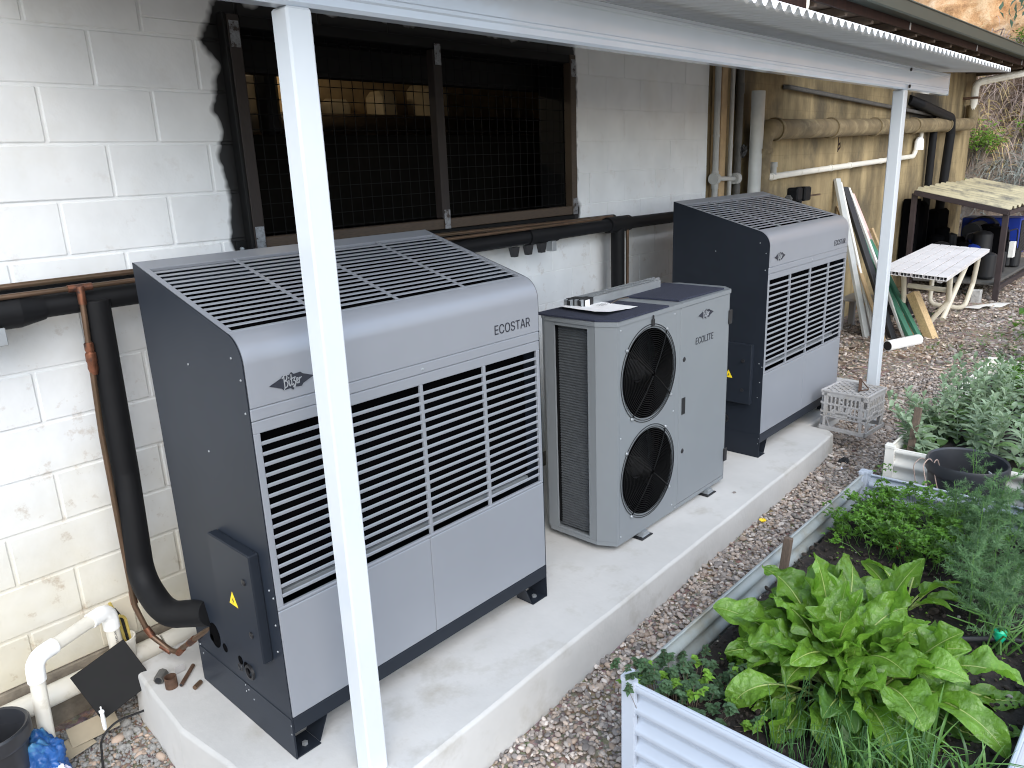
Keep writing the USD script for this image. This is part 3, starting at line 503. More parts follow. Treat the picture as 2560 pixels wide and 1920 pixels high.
for s in (0, 1):
    x0 = .004 if s == 0 else W - .094; ft = MB(); ft.box((x0, .003, .0005), (x0 + .09, .10, .005), .001); xo = x0 + (.09 if s == 0 else 0.0); xi = xo + (.042 if s == 0 else -.042)
    ft.prism(Polygon([(xo, .005), (xi, .099), (xi + .003, .099), (xo + .003, .005)]), .085, ((0, .012, 0), (1, 0, 0), (0, 0, 1), (0, 1, 0)))
    fo = obj('foot', ft, 'anthracite', cu); obj('bolt', MB().lathe([(.011, 0), (.011, .008), (0, .010)], (x0 + .05, .04, .005), 6), 'zinc', fo)
obj('inner_coil', MB().box((.02, .075, .56), (W - .02, .10, 1.20), .001).box((.02, .10, -.105), (W - .02, Ls - .05, -.09), .001, RS, o0), 'black_inside', cu)
obj('inner_shroud', MB().box((.012, .0145, .112), (W - .012, .018, .552), 0).box((.012, .0745, .553), (W - .012, .0748, .5600), 0), 'black_inside', cu)
obj('drip_channel', MB().box((.05, .045, .566), (W - .05, .06, .590), .002), 'eco_paint', cu)
# control box on the left side with locks and warning sign, holes and rivets
cb = obj('control_box', MB().box((-.036, .065, .352), (-.0005, .335, .738), .004), 'anthracite', cu)
for z in (.632, .442): obj('lock', MB().lathe([(0, .005), (.007, .004), (.011, .001), (.011, 0)], (-.0365, .118, z), 14, 'x').lathe([(0, -.006), (.011, -.004), (.011, 0)], (-.0365, .118, z), 14, 'x'), 'black_plastic', cb)
LEFT = lambda y, z, x: ((x, y, z), (0, -1, 0), (0, 0, 1), (-1, 0, 0))
ws = obj('warning_sign', MB().prism(Polygon([(-.028, -.022), (.028, -.022), (0, .028)]), .0008, LEFT(.214, .535, -.0362)), 'warning_yellow', cb, smooth=False)
obj('bolt_symbol', MB().prism(Polygon([(.004, .012), (-.006, -.001), (-.001, -.001), (-.004, -.014), (.006, .001), (.001, .001)]), .0005, LEFT(.214, .531, -.0371)), 'ink', ws, smooth=False)
for y, z, r in ((.492, .262, .040), (.422, .240, .017), (.522, .24, .015), (.27, .228, .022), (.312, .24, .016)):
    t = np.linspace(0, 2 * PI, 28, endpoint=False); obj('port', MB().prism(Polygon([(r * math.cos(a), r * math.sin(a) * (1.25 if r > .03 else 1)) for a in t]), .0008, LEFT(y, z, -.0002)), 'black_inside', cu, smooth=False)
obj('grommet', MB().lathe([(.020, -.0), (.020, -.008), (.028, -.007), (.029, 0)], (-.0008, .246, .223), 24, 'x').tube([(-.01, .30 + .014 * math.cos(a), .222 + .014 * math.sin(a)) for a in np.linspace(0, 2 * PI, 16)], .0022, 6), 'black_plastic', cu)
rv = MB()
for y, z in ((.06, 1.36), (.02, 1.30), (.02, 1.20), (.03, .62), (.01, .60), (.35, 1.30), (.30, 1.02), (.008, .13), (.012, .095), (.28, .135), (.30, .145), (.30, .12), (.25, .11), (.64, .16), (.62, .13), (.02, .50), (.03, .40)): rv.lathe([(.0038, 0), (.003, -.0025), (0, -.003)], (-.0003, y, z), 7, 'x')
obj('rivets', rv, 'zinc', cu)
cu2 = dup(cu, (3.203, -1.172, .14), 'large grey louvred condensing unit furthest along, behind the grey milk crate')

# ------------------------------------------------------------------ smaller twin fan unit
tf = thing('twin_fan_unit', 'light grey condensing unit with two round black fans, between the louvred units', 'condenser')
EX0, EX1, EY, EZ0, EZ1, EB = 1.575, 2.775, -1.185, .172, 1.300, -.74
foot = [(1.577, -1.095), (1.625, EY), (2.705, EY), (2.775, -1.11), (2.775, -.82), (2.70, EB), (1.62, EB), (1.577, -.80)]
def plan(poly, z0, z1): mb = MB(); mb.prism(poly, z1 - z0, ((0, 0, z0), (1, 0, 0), (0, 1, 0), (0, 0, 1))); return mb
fp = Polygon(foot); obj('base_tray', plan(fp.buffer(-.001), EZ0, EZ0 + .022), 'eco_paint', tf, smooth=20); obj('lid', plan(fp.buffer(.004), EZ1 - .022, EZ1), 'eco_paint', tf, smooth=20)
zz0, zz1 = EZ0 + .023, EZ1 - .023
obj('corner_post', plan(Polygon([(1.577, -1.095), (1.625, EY), (1.638, EY), (1.638, EY + .01), (1.630, EY + .012), (1.587, -1.092)]), zz0, zz1), 'eco_paint', tf, smooth=20)
obj('corner_post', plan(Polygon([(1.577, -1.094), (1.587, -1.091), (1.587, -1.05), (1.577, -1.05)]), zz0, zz1), 'eco_paint', tf, smooth=20)
obj('corner_post', plan(Polygon([(1.577, -.85), (1.587, -.85), (1.587, -.79), (1.577, -.79)]), zz0, zz1), 'eco_paint', tf, smooth=20)
obj('end_rail', MB().box((1.577, -1.049, zz0), (1.586, -.851, zz0 + .012), .001).box((1.577, -1.049, zz1 - .016), (1.586, -.851, zz1), .001), 'eco_paint', tf)
FC = [(1.893, 1.0), (1.892, .489)]; FR = .236
pan = sbox(1.640, zz0, 2.138, zz1)
for x, z in FC: pan = pan.difference(Point(x, z).buffer(FR - .012, 32))
obj('fan_panel', MB().prism(pan, .006, FRONT(0, EY + .006, 0)), 'eco_paint', tf, smooth=20)
obj('centre_mullion', MB().box((2.1395, EY + .001, zz0), (2.182, EY + .012, zz1), .001), 'eco_paint', tf)
dr = obj('door', MB().box((2.184, EY, zz0 + .001), (2.700, EY + .012, zz1 - .001), .0022), 'eco_paint', tf)
for z in (1.0, .493): obj('lock', MB().lathe([(0, .003), (.010, .003), (.014, 0)], (2.224, EY, z), 18, 'y'), 'black_plastic', dr)
obj('pull_handle', MB().box((2.206, EY - .0012, .700), (2.243, EY - .0003, .792), .0003), 'black_plastic', dr)
for z in (1.145, .325): obj('hinge', MB().box((2.688, EY - .010, z - .04), (2.722, EY - .001, z + .04), .003), 'black_plastic', tf)
obj('right_panel', plan(Polygon([(2.702, EY), (2.775, -1.11), (2.775, -.82), (2.70, EB), (1.62, EB), (1.60, -.77), (1.61, -.775), (1.63, -.75), (2.695, -.75), (2.765, -.825), (2.765, -1.105), (2.702, EY + .012)]), zz0, zz1), 'eco_paint', tf, smooth=20)
badge(tf, 2.437, EY - .0013, 1.206, .160, .054); lettering(tf, 'ECOLITE', 2.337, EY - .0013, 1.056, .186, .036)
# side coil of wavy fins
rows = 2 * 78; zc = np.linspace(zz0 + .013, zz1 - .017, rows); yc = np.linspace(-1.049, -.851, 7)
Yc, Zc = np.meshgrid(yc, zc, indexing='xy'); dep = .018 + .030 * ((Yc + .95) / .1) ** 2 * (Yc < -.95); dep = .020 + .022 * sm(-.96, -1.05, Yc); Xc = 1.577 + .03 - .018 * np.cos((Yc + .95) / .2 * PI) * 0 + (.006 * (np.arange(rows) % 2))[:, None] + .012 * sm(-.99, -1.05, Yc)
Zc = Zc + .014 * sm(-.98, -.86, Yc)[:, ] * 0 
obj('coil_fins', MB().grid(np.stack([Xc, Yc, Zc], -1)[:, ::-1]), 'coil_fin', tf, smooth=False); obj('coil_back', MB().box((1.64, -1.09, zz0), (1.655, -.76, zz1), .001), 'coil_dark', tf)
for x, z in ((1.652, 1.255), (2.125, 1.255), (1.652, .73), (2.125, .745), (1.652, .215), (2.125, .215), (2.16, 1.285), (2.16, .186)): obj('screw', MB().lathe([(0, .004), (.0045, .003), (.006, 0)], (x, EY - .0002, z), 8, 'y'), 'zinc', tf)
obj('hook', MB().box((1.905, EY - .012, 1.232), (1.925, EY - .001, 1.268), .003).cyl((1.915, EY - .008, 1.266), (1.915, EY - .008, 1.285), .004, 8), 'black_plastic', tf)
for (cx, cz) in FC:
    fan = obj('fan', MB().lathe([(.001, -.05), (.050, -.045), (.055, -.0), (.055, .03)], (cx, EY + .09, cz), 24, 'y'), 'black_plastic', tf)
    for k in range(5):
        a0 = 2 * PI * k / 5 + .4; n = 7; pts = []
        for r in np.linspace(.05, FR - .02, n):
            for t in np.linspace(0, 1, 6):
                a = a0 + .95 * t + .35 * (r / FR); pts.append((cx + r * math.cos(a), EY + .085 - .045 * (t - .5), cz + r * math.sin(a)))
        obj('blade', MB().grid(np.array(pts).reshape(n, 6, 3)), 'black_inside', fan, smooth=True)
    obj('fan_shroud', MB().lathe([(FR - .013, .0), (FR - .015, -.06), (FR - .015, -.10)], (cx, EY + .003, cz), 56, 'y').lathe([(FR - .015, -.14), (.001, -.141)], (cx, EY + .003, cz), 40, 'y'), 'black_inside', tf)
    gd = MB()
    for i, r in enumerate(list(np.linspace(.018, FR - .018, 21)) + [FR - .004, FR + .007]):
        y = EY - .004 - .022 * (1 - (r / FR) ** 2) if r < FR else EY - .003
        m = 56; t = np.linspace(0, 2 * PI, m, endpoint=False); tt = np.linspace(0, 2 * PI, 5, endpoint=False); w = .0016
        ringp = np.stack([cx + (r + w * np.cos(tt)[None]) * np.cos(t)[:, None], y + w * np.sin(tt)[None] + 0 * t[:, None], cz + (r + w * np.cos(tt)[None]) * np.sin(t)[:, None]], -1)
        idx = np.arange(m * 5).reshape(m, 5); a_, b_ = np.roll(idx, -1, 0), np.roll(idx, -1, 1); gd.add(ringp.reshape(-1, 3), np.stack([idx, b_, np.roll(a_, -1, 1), a_], -1).reshape(-1, 4))
    gp_ = obj('fan_guard', gd, 'wire_black', tf)
    for a in (52, 142, 232, 322): 
        u = V(math.cos(math.radians(a)), 0, math.sin(math.radians(a))); c = V(cx, EY, cz)
        obj('guard_strut', MB().tube([c + u * r + V(0, -.0065 - .022 * (1 - (r / FR) ** 2), 0) for r in (.01, .09, .17, FR + .012)], .0032, 6), 'wire_black', gp_)
        obj('guard_screw', MB().lathe([(0, .008), (.006, .007), (.009, 0)], c + u * (FR + .012) + V(0, -.004, 0), 9, 'y'), 'zinc', gp_)
for a, b in ((1.80, 1.90), (2.47, 2.568)):
    rp = obj('rubber_mat', MB().box((a, -1.215, .1405), (b, -1.06, .147), .002), 'black_plastic', tf)
    obj('foot_bracket', MB().prism(Polygon([(a + .025, .1475), (a + .085, .1475), (a + .075, .170), (a + .035, .170)]), .03, ((0, -1.2, 0), (1, 0, 0), (0, 0, 1), (0, 1, 0))).box((a + .02, -1.205, .1475), (a + .09, -1.10, .151), .001), 'zinc', tf)
    obj('foot_bracket', MB().box((a + .02, -.84, .1405), (a + .09, -.76, .171), .002), 'zinc', tf)

# ------------------------------------------------------------------ things lying on the twin fan unit
def sheet(poly, z, th, mat_, name, label, cat, group=None, wob=0.0):
    mb = MB(); mb.prism(Polygon(poly), th, ((0, 0, z), (1, 0, 0), (0, 1, 0), (0, 0, 1))); return obj(name, mb, mat_, None, label, cat, group, smooth=20)
sheet([(1.565, -.742), (1.572, -1.10), (1.625, -1.195), (2.06, -1.19), (2.045, -.76)], 1.302, .008, 'navy_felt', 'felt_mat', 'navy felt mat overhanging the left end of the twin fan unit under the paper', 'mat')
sheet([(2.175, -.80), (2.21, -1.155), (2.67, -1.165), (2.685, -.775)], 1.302, .008, 'navy_felt', 'felt_mat', 'navy felt mat on the right half of the twin fan unit lid', 'mat')
nx, ny = 14, 10; UU, VV = np.meshgrid(np.linspace(0, 1, nx), np.linspace(0, 1, ny), indexing='ij')
c00, c10, c11, c01 = V(1.70, -.78), V(1.95, -.80), V(1.935, -1.09), V(1.655, -1.10)
PP = ((1 - UU) * (1 - VV))[..., None] * c00 + (UU * (1 - VV))[..., None] * c10 + (UU * VV)[..., None] * c11 + ((1 - UU) * VV)[..., None] * c01
Zp = 1.3115 + .010 * meshkit.fbm(np.stack([UU * 4, VV * 3, UU * 0], -1), 3, 9) + .010 * (1 - UU) ** 4 + .008 * sm(.8, 1, VV) * (1 - UU)
mb = MB(); mb.grid(np.dstack([PP, Zp])[::1, ::-1]); mb.grid(np.dstack([PP, Zp - .0006]))
pap = obj('paper_sheet', mb, 'paper', None, 'white crumpled paper lying on the navy mat', 'paper', smooth=True)
pr_ = MB()
for i in range(3):
    for j in range(5): pr_.box((1.83 + .012 * j, -.92 - .014 * i, 1.3225), (1.838 + .012 * j, -.917 - .014 * i, 1.3230), 0)
obj('print', pr_, 'ink', pap, smooth=False)
def strut(name, a, b, label, z=1.3105):
    a, b = V(*a, z), V(*b, z); L = np.linalg.norm(b - a); T = unit(b - a); N = unit(np.cross((0, 0, 1), T))
    pr = Polygon([(-.0205, 0), (.0205, 0), (.0205, .041), (.010, .041), (.010, .036), (.018, .036), (.018, .0025), (-.018, .0025), (-.018, .036), (-.010, .036), (-.010, .041), (-.0205, .041)])
    mb = MB(); mb.prism(pr, L, (a, N, (0, 0, 1), T)); t = thing(name, label, 'steel channel'); obj('channel', mb, 'zinc', t, smooth=20); return t, a, T, N
t1, a1, T1, N1 = strut('steel_channel', (1.745, -.800), (2.60, -.775), 'longer galvanised steel channel lying along the back of the twin fan unit'); t2, a2, T2, N2 = strut('steel_channel', (1.77, -.848), (2.53, -.825), 'shorter galvanised steel channel lying in front of the longer one')
for t, a, T, N in ((t1, a1, T1, N1), (t2, a2, T2, N2)): obj('end_cap', MB().box(a + T * .02 + V(-.0, -.0225, -.0003), a + T * .10 + V(0, .0225, .0425), .002), 'black_plastic', t)
obj('sticker', MB().box(a2 + V(.03, -.0235, .006), a2 + V(.065, -.0228, .036), 0), 'paper', t2)
obj('twig', MB().tube([(1.93, -.93, 1.316), (2.05, -.90, 1.319), (2.12, -.91, 1.316)], .002, 5), 'bark', None, 'thin brown stick lying beside the white paper', 'stick')

# ------------------------------------------------------------------ pipework on the white wall
R0 = .036
tr = thing('pipe_run', 'black insulated pipe run along the white wall behind the units', 'pipe')
obj('main_pipe', MB().tube([(-3.0, -.14, 1.585), (-.3, -.14, 1.590), (1.2, -.14, 1.588), (2.9, -.14, 1.600), (5.0, -.14, 1.590)], R0 + .004, 18), 'black_foam', tr)
obj('rear_pipe', MB().tube([(-3.0, -.045, 1.632), (1.3, -.045, 1.630), (3.2, -.045, 1.622)], .036, 14), 'black_foam', tr)
obj('collar', MB().cyl((-.62, -.14, 1.588), (-.44, -.14, 1.589), .056, 18, .060).cyl((-.44, -.14, 1.589), (-.36, -.14, 1.589), .060, 18, .044), 'black_foam', tr)
obj('collar', MB().cyl((2.20, -.14, 1.598), (2.46, -.14, 1.598), .050, 18), 'black_foam', tr); obj('collar', MB().cyl((3.0, -.14, 1.600), (3.24, -.14, 1.60), .052, 18), 'black_foam', tr)
obj('drop_pipe', MB().tube(bend([(-.200, -.17, 1.59), (-.215, -.19, .93), (-.245, -.24, .50), (-.235, -.40, .40), (-.165, -.64, .475)], [.2, .16, .16], 8), .050, 20), 'black_foam', tr)
obj('drop_pipe', MB().tube([(3.12, -.14, 1.58), (3.12, -.14, .15)], .046, 18), 'black_foam', tr)
for x in (2.05, 2.17, 2.29): obj('clamp_tooth', MB().prism(Polygon([(-.032, .0), (.032, 0), (.016, -.055), (-.016, -.055)]), .03, ((x, -.19, 1.555), (1, 0, 0), (0, 0, 1), (0, 1, 0))), 'black_plastic', tr)
obj('bracket', MB().box((2.36, -.20, 1.50), (2.40, -.15, 1.56), .002), 'zinc', tr); obj('bracket', MB().box((-.60, -.20, 1.485), (-.50, -.19, 1.545), .002).box((-.60, -.19, 1.485), (-.50, -.02, 1.492), .001), 'zinc', tr)
ct = thing('copper_pipe', 'tarnished copper pipe with brazed tee dropping beside the nearest unit', 'pipe')
obj('upper_line', MB().tube([(-3, -.098, 1.668), (1.3, -.098, 1.668), (3.1, -.11, 1.650)], .0105, 12), 'copper', ct)
obj('lower_line', MB().tube([(-3, -.172, 1.640), (-.3, -.182, 1.644), (1.6, -.180, 1.648), (2.9, -.165, 1.650)], .0095, 12), 'copper', ct)
obj('drop', MB().tube(bend([(-.249, -.20, 1.63), (-.258, -.205, 1.45), (-.276, -.21, 1.10), (-.282, -.22, .66), (-.288, -.24, .40), (-.262, -.26, .27), (-.215, -.36, .20), (-.19, -.50, .31), (-.165, -.66, .43)], .05, 6), .0105, 12), 'copper', ct)
obj('tee', MB().cyl((-.285, -.186, 1.644), (-.205, -.186, 1.644), .0135, 14).cyl((-.249, -.198, 1.650), (-.250, -.200, 1.585), .0135, 14), 'copper_burnt', ct)
obj('reducer', MB().lathe([(.011, .075), (.016, .07), (.016, .045), (.013, .04), (.018, .034), (.019, .006), (.016, 0), (.018, -.02), (.0125, -.045)], (-.259, -.206, 1.375), 16), 'copper_burnt', ct)
for p, q in (((-.283, -.226, .46), (-.286, -.236, .41)), ((-.268, -.255, .30), (-.255, -.27, .262)), ((-.24, -.305, .228), (-.222, -.345, .207)), ((-.21, -.385, .212), (-.203, -.42, .245)), ((-.195, -.47, .285), (-.188, -.51, .318))): obj('brazed_joint', MB().cyl(p, q, .0135, 12), 'copper_burnt', ct)
obj('riser', MB().tube([(3.205, -.16, 1.645), (3.205, -.16, .2)], .010, 12), 'copper', ct)
bx = obj('wall_eye', MB().box((1.79, -.03, 1.485), (1.835, -.006, 1.535), .003), 'zinc', None, 'small grey metal eye plate on the white wall under the pipes', 'wall fitting'); obj('eye', MB().lathe([(.008, 0), (.012, .008), (.008, .012)], (1.812, -.03, 1.51), 12, 'y'), 'black_plastic', bx)

# ------------------------------------------------------------------ drain, arch, debris at lower left
dr_ = thing('drain_pipe', 'long cream drain pipe lying along the foot of the white wall', 'pipe')
obj('pipe', MB().tube([(-3, -.066, .06), (-.36, -.066, .088)], .043, 20), 'pvc', dr_); obj('coupling', MB().tube([(-.27, -.085, .088), (-.17, -.088, .09)], .052, 20), 'pvc', dr_)
obj('pipe', MB().tube([(-.16, -.085, .09), (.3, -.085, .10)], .047, 20), 'pvc', dr_); obj('branch', MB().lathe([(.030, -.075), (.043, -.03), (.047, .03), (.050, .032), (.050, .05), (.044, .05), (.040, .0), (.02, -.05)], (-.315, -.10, .165), 24), 'pvc', dr_)
obj('elbow_body', MB().tube([(-.40, -.066, .088), (-.33, -.08, .088), (-.26, -.085, .088)], [.044, .052, .053], 18), 'pvc', dr_)
ar = thing('pipe_arch', 'bent cream conduit arch standing in front of the drain pipe', 'pipe')
AP = [(-.680, -.27, -.14), (-.655, -.26, .372), (-.352, -.125, .372), (-.345, -.115, .12)]
obj('pipe', MB().tube(bend(AP, .045, 8), .0255, 18), 'pvc', ar)
for i in (1, 2):
    q = V(*AP[i]); a = unit(V(*AP[i - 1]) - q); b = unit(V(*AP[i + 1]) - q); obj('elbow', MB().tube(bend([q + a * .085, q, q + b * .085], .05, 8), .031, 18), 'pvc_white', ar)
tx = meshkit.text_mesh('PREMIUM', .008, .0004); tv = np.array(tx.vertices); al = tv[:, 0] + .0; cxp, cyp = -.3475, -.118
ang = math.atan2(-3.16 - cyp, -1.18 - cxp) + .28 - (tv[:, 1] - .004) / .026
lv = np.column_stack([cxp + (.0259 + tv[:, 2]) * np.cos(ang), cyp + (.0259 + tv[:, 2]) * np.sin(ang), .208 + al * 1.35]); kz = (.372 - lv[:, 2]) / .252; lv[:, 0] += -.352 + .007 * kz - cxp; lv[:, 1] += -.125 + .010 * kz - cyp
obj('lettering', (lv, np.array(tx.faces)[:, ::-1]), 'ink', ar, smooth=False)
cbk = thing('cable_bundle', 'yellow and black cables dropping into the drain opening', 'cable')
for k in range(3): obj('cable', MB().tube(bend([(-.322 + .009 * k, -.055 - .012 * k, .36 - .03 * k), (-.305 + .012 * k, -.07, .28), (-.298 + .010 * k, -.085, .13)], .1), .0062, 8), 'cable_yellow' if k != 1 else 'black_plastic', cbk)
bb = thing('tilted_board', 'black painted board tilted against the cream drain pipe', 'board')
U1 = unit(V(.200, -.02, .072)); W1 = unit(V(.045, -.10, -.16)); W1 = unit(W1 - U1 * (W1 @ U1)); N1_ = np.cross(U1, W1); Rb = np.column_stack([U1, W1, N1_])
ob = V(-.540, -.175, .188); obj('face', MB().box((0, 0, -.0165), (.215, .205, -.0125), .001, Rb, ob), 'soot_black', bb); obj('core', MB().box((0, 0, -.012), (.215, .205, .0), .001, Rb, ob), 'timber_pine', bb)
rg = thing('pipe_clip', 'small white plastic pipe ring lying against the black board', 'clip'); tt = np.linspace(0, 2 * PI, 25)
obj('ring', MB().tube([(-.498 + .010 * math.cos(a) * .4, -.325 + .008 * math.cos(a), .045 + .035 * math.sin(a)) for a in tt], .006, 8), 'pvc_white', rg); obj('screw_tab', MB().box((-.506, -.333, .082), (-.490, -.317, .092), .002).cyl((-.498, -.325, .09), (-.498, -.325, .108), .003, 8), 'pvc_white', rg)
obj('black_cable', MB().tube(bend([(-.29, -.29, -.03), (-.45, -.30, .0), (-.515, -.305, -.03), (-.555, -.42, -.07), (-.60, -.52, -.08), (-.62, -.7, -.085)], .08), .0045, 8), 'black_plastic', None, 'thin black cable trailing over the rubble below the black board', 'cable')
obj('cardboard_scrap', MB().box((0, 0, 0), (.17, .09, .004), .001, np.column_stack([unit((1, -.12, .05)), unit((.1, 1, .35)), (0, -.33, .94)]), V(-.60, -.25, -.055)).box((0, 0, 0), (.12, .10, .004), .001, np.column_stack([unit((.95, .2, .0)), unit((-.2, .95, .1)), (0, -.1, 1)]), V(-.64, -.30, -.062)), 'cardboard_tan', None, 'torn tan cardboard scrap under the black board', 'cardboard')
pt = thing('plant_pot', 'dark grey plastic pot cut by the left picture edge', 'pot', (-.835, -.33, -.09)); obj('body', MB().lathe([(.085, 0), (.10, .26), (.112, .262), (.118, .275), (.118, .315), (.112, .322), (.104, .318), (.102, .27), (.082, .02), (0, .02)], (0, 0, 0), 36), 'pot_black', pt)
def crumple(c, r, seed, sq=(1, 1, 1)):
    m = trimesh.creation.icosphere(4, 1.0); v = np.array(m.vertices); d = meshkit.fbm(v * 2.3 + seed, 4, seed); cr = np.abs(meshkit.fbm(v * 4.2 + seed * 3, 3, seed + 1) - .5) * 2
    return np.array(c) + v * np.array(sq) * r * (.60 + .75 * d - .30 * cr)[:, None], m.faces
bg = thing('plastic_bag', 'crumpled blue and white plastic bag beside the dark pot', 'bag'); obj('blue_film', crumple((-.722, -.345, .005), .085, 3, (1.0, .9, 1.5)), 'bag_blue', bg, smooth=True); obj('white_film', crumple((-.715, -.405, -.05), .075, 8, (1, .8, 1.1)), 'bag_white', bg, smooth=True); obj('yellow_film', crumple((-.70, -.31, .075), .022, 5), 'warning_yellow', bg, smooth=20)
fs = thing('pipe_offcut', 'wide rusty copper pipe offcut standing on the pad corner', 'pipe offcut', (-.285, -.468, .141)); obj('sleeve', MB().lathe([(.0225, 0), (.0225, .045), (.020, .045), (.020, .001), (.0225, 0)], (0, 0, 0), 24), 'rust_iron', fs)
fs = thing('pipe_offcut', 'thin copper tube offcut leaning flat on the pad', 'pipe offcut'); obj('tube', MB().tube([(-.262, -.50, .150), (-.175, -.415, .150)], .0075, 12), 'rust_iron', fs); obj('bore', MB().cyl((-.2623, -.5003, .150), (-.2619, -.4999, .150), .0055, 10), 'black_plastic', fs)
obj('pipe_offcut', MB().tube([(-.236, -.556, .150), (-.203, -.538, .150)], .009, 14), 'copper', None, 'short stubby copper offcut next to the unit base', 'pipe offcut')
fs = thing('brass_fitting', 'square brass pipe fitting lying on the pad corner', 'fitting'); obj('body', MB().tube([(-.312, -.415, .158), (-.278, -.385, .160)], [.019, .021], 8), 'dark_pipe', fs); obj('mouth', MB().cyl((-.3126, -.4155, .158), (-.3121, -.4151, .158), .014, 12), 'black_plastic', fs)
obj('clear_wrapper', MB().box((0, 0, 0), (.04, .004, .03), .001, None, V(-.245, -.41, .142)), 'crate_grey', None, 'small clear wrapper behind the rusty sleeve', 'wrapper')

# ------------------------------------------------------------------ stones: instancers, one object each
def pebble(seed, flat=.6):
    m = trimesh.creation.icosphere(1, 1.0); v = np.array(m.vertices); v *= (.78 + .5 * meshkit.fbm(v * 1.3 + seed * 7.1, 2, seed))[:, None]; return v * [1.25, .9, flat], m.faces
def instancer(path, protos, pts, idx, scales, seed=0, label=None, kind='stuff', tilt=.5, cat=None):
    pi = UsdGeom.PointInstancer.Define(stage, path); r = np.random.default_rng(seed); rel = pi.CreatePrototypesRel()
    for i, (nm, m, mt) in enumerate(protos):
        p = usdkit.mesh(stage, f'{path}/{nm}', m, M[mt], smooth=True if 'blade' not in nm else False); rel.AddTarget(p.GetPath())
    n = len(pts); pi.CreatePositionsAttr(Vt.Vec3fArray.FromNumpy(np.asarray(pts, np.float32))); pi.CreateProtoIndicesAttr(Vt.IntArray.FromNumpy(np.asarray(idx, np.int32)))
    sc = np.asarray(scales, np.float32); sc = np.repeat(sc[:, None], 3, 1) if sc.ndim == 1 else sc; pi.CreateScalesAttr(Vt.Vec3fArray.FromNumpy(sc))
    yaw = r.uniform(0, 2 * PI, n); tl = r.normal(0, tilt, n); ta = r.uniform(0, 2 * PI, n); q = []
    for a, b, c in zip(yaw, tl, ta):
        g = Gf.Rotation(Gf.Vec3d(math.cos(c), math.sin(c), 0), math.degrees(b)) ; g = Gf.Rotation(Gf.Vec3d(0, 0, 1), math.degrees(a)) * g
        qd = g.GetQuat(); q.append(Gf.Quath(float(qd.GetReal()), *map(float, qd.GetImaginary())))
    pi.CreateOrientationsAttr(Vt.QuathArray(q)); return tag(pi.GetPrim(), label, cat, None, kind)
PR = [('pebble_form_%d' % i, pebble(i + 1, .5 + .06 * (i % 4)), 'pebble_%d' % i) for i in range(8)]
gr = np.random.default_rng(21)
def scatter(n, x0, x1, y0, y1, keep):
    x, y = gr.uniform(x0, x1, n), gr.uniform(y0, y1, n); k = np.array([keep(a, b) for a, b in zip(x, y)]); return x[k], y[k]
from shapely.prepared import prep
padprep = prep(padp.buffer(.012))
notpad = lambda a, b: not padprep.contains(Point(a, b))
bedfree = lambda a, b: notpad(a, b) and not (.56 < a < 2.74 and b < -1.95) and not (3.16 < a < 5.62 and b < -1.94)
x, y = scatter(50000, .0, 6.2, -2.55, -1.1, bedfree); n = len(x); sz = gr.lognormal(math.log(.0075), .32, n)
z = gz(x) + gr.uniform(-.004, .016, n)
bank = .02 * np.exp(-np.abs(y + 1.70) / .15) * 0
instancer('/World/gravel', PR, np.stack([x, y, z + bank], 1), gr.integers(0, 8, n), sz, 1, 'brown and grey river pebbles along the concrete plinth', tilt=.5)
x, y = scatter(14000, 4.2, 11.5, -2.6, -.15, notpad); n = len(x); sz = gr.lognormal(math.log(.0095), .45, n)
instancer('/World/scattered_stones', PR, np.stack([x, y, gz(x) + .004], 1), gr.integers(0, 8, n), sz, 2, 'scattered small stones on the earth beyond the plinth', tilt=.5)
RU = [('rubble_form_%d' % i, pebble(i + 31, .8), 'rubble_grey') for i in range(3)] + [('rubble_form_%d' % (3 + i), pebble(i + 51, .7), 'pebble_3') for i in range(2)]
x, y = scatter(3600, -.80, -.25, -.62, -.08, notpad); n = len(x); sz = gr.lognormal(math.log(.0042), .5, n); ii = np.where(gr.random(n) < .8, gr.integers(0, 3, n), gr.integers(3, 5, n))
big = (y < -.34) & (gr.random(n) < .10); sz[big] *= 1.7; ii[big] = gr.integers(3, 5, big.sum())
instancer('/World/rubble', RU, np.stack([x, y, gz(x) + .002 + .4 * sz], 1), ii, sz, 3, 'grey crushed rubble and brown stones beside the pad corner', tilt=.6)
def curl(seed): 
    u, v_ = np.meshgrid(np.linspace(-1, 1, 5), np.linspace(-1, 1, 3), indexing='ij'); w = 1 - .75 * u * u; return MB().grid(np.stack([u * 1.5, v_ * .55 * w, .5 * u * u * (.3 + .2 * seed) + .25 * v_ * v_], -1)).mesh()
LP = [('litter_blade_%d' % i, curl(i), 'litter_%d' % i) for i in range(4)]
x, y = scatter(7000, 4.6, 13.4, -2.6, -.1, notpad); n = len(x); instancer('/World/leaf_litter', LP, np.stack([x, y, gz(x) + .012], 1), gr.integers(0, 4, n), gr.lognormal(math.log(.013), .4, n), 4, 'dry brown fallen leaves over the far ground', tilt=.5)
def tuft(seed, h=1.0, nb=9):
    r = np.random.default_rng(seed); mb = MB()
    for k in range(nb):
        a = r.uniform(0, 2 * PI); l = h * r.uniform(.5, 1); o = V(r.normal(0, .12), r.normal(0, .12), 0); d = V(math.cos(a), math.sin(a), 0); s = np.cross(d, (0, 0, 1)) * .035
        c = [o + d * l * (.5 * t * t) + V(0, 0, l * t * (1 - .3 * t)) for t in (0, .5, 1)]; mb.grid(np.array([[p - s * w, p + s * w] for p, w in zip(c, (1, .8, .1))]))
    return mb.mesh()
GT = [('grass_blade_%d' % i, tuft(i + 3), 'leaf_blade') for i in range(3)]
x, y = scatter(900, 6.8, 10.4, -2.4, -.8, notpad); k = meshkit.noise(np.stack([x * 1.6, y * 1.6, 0 * x], 1), 4) > .56; x, y = x[k], y[k]; n = len(x)
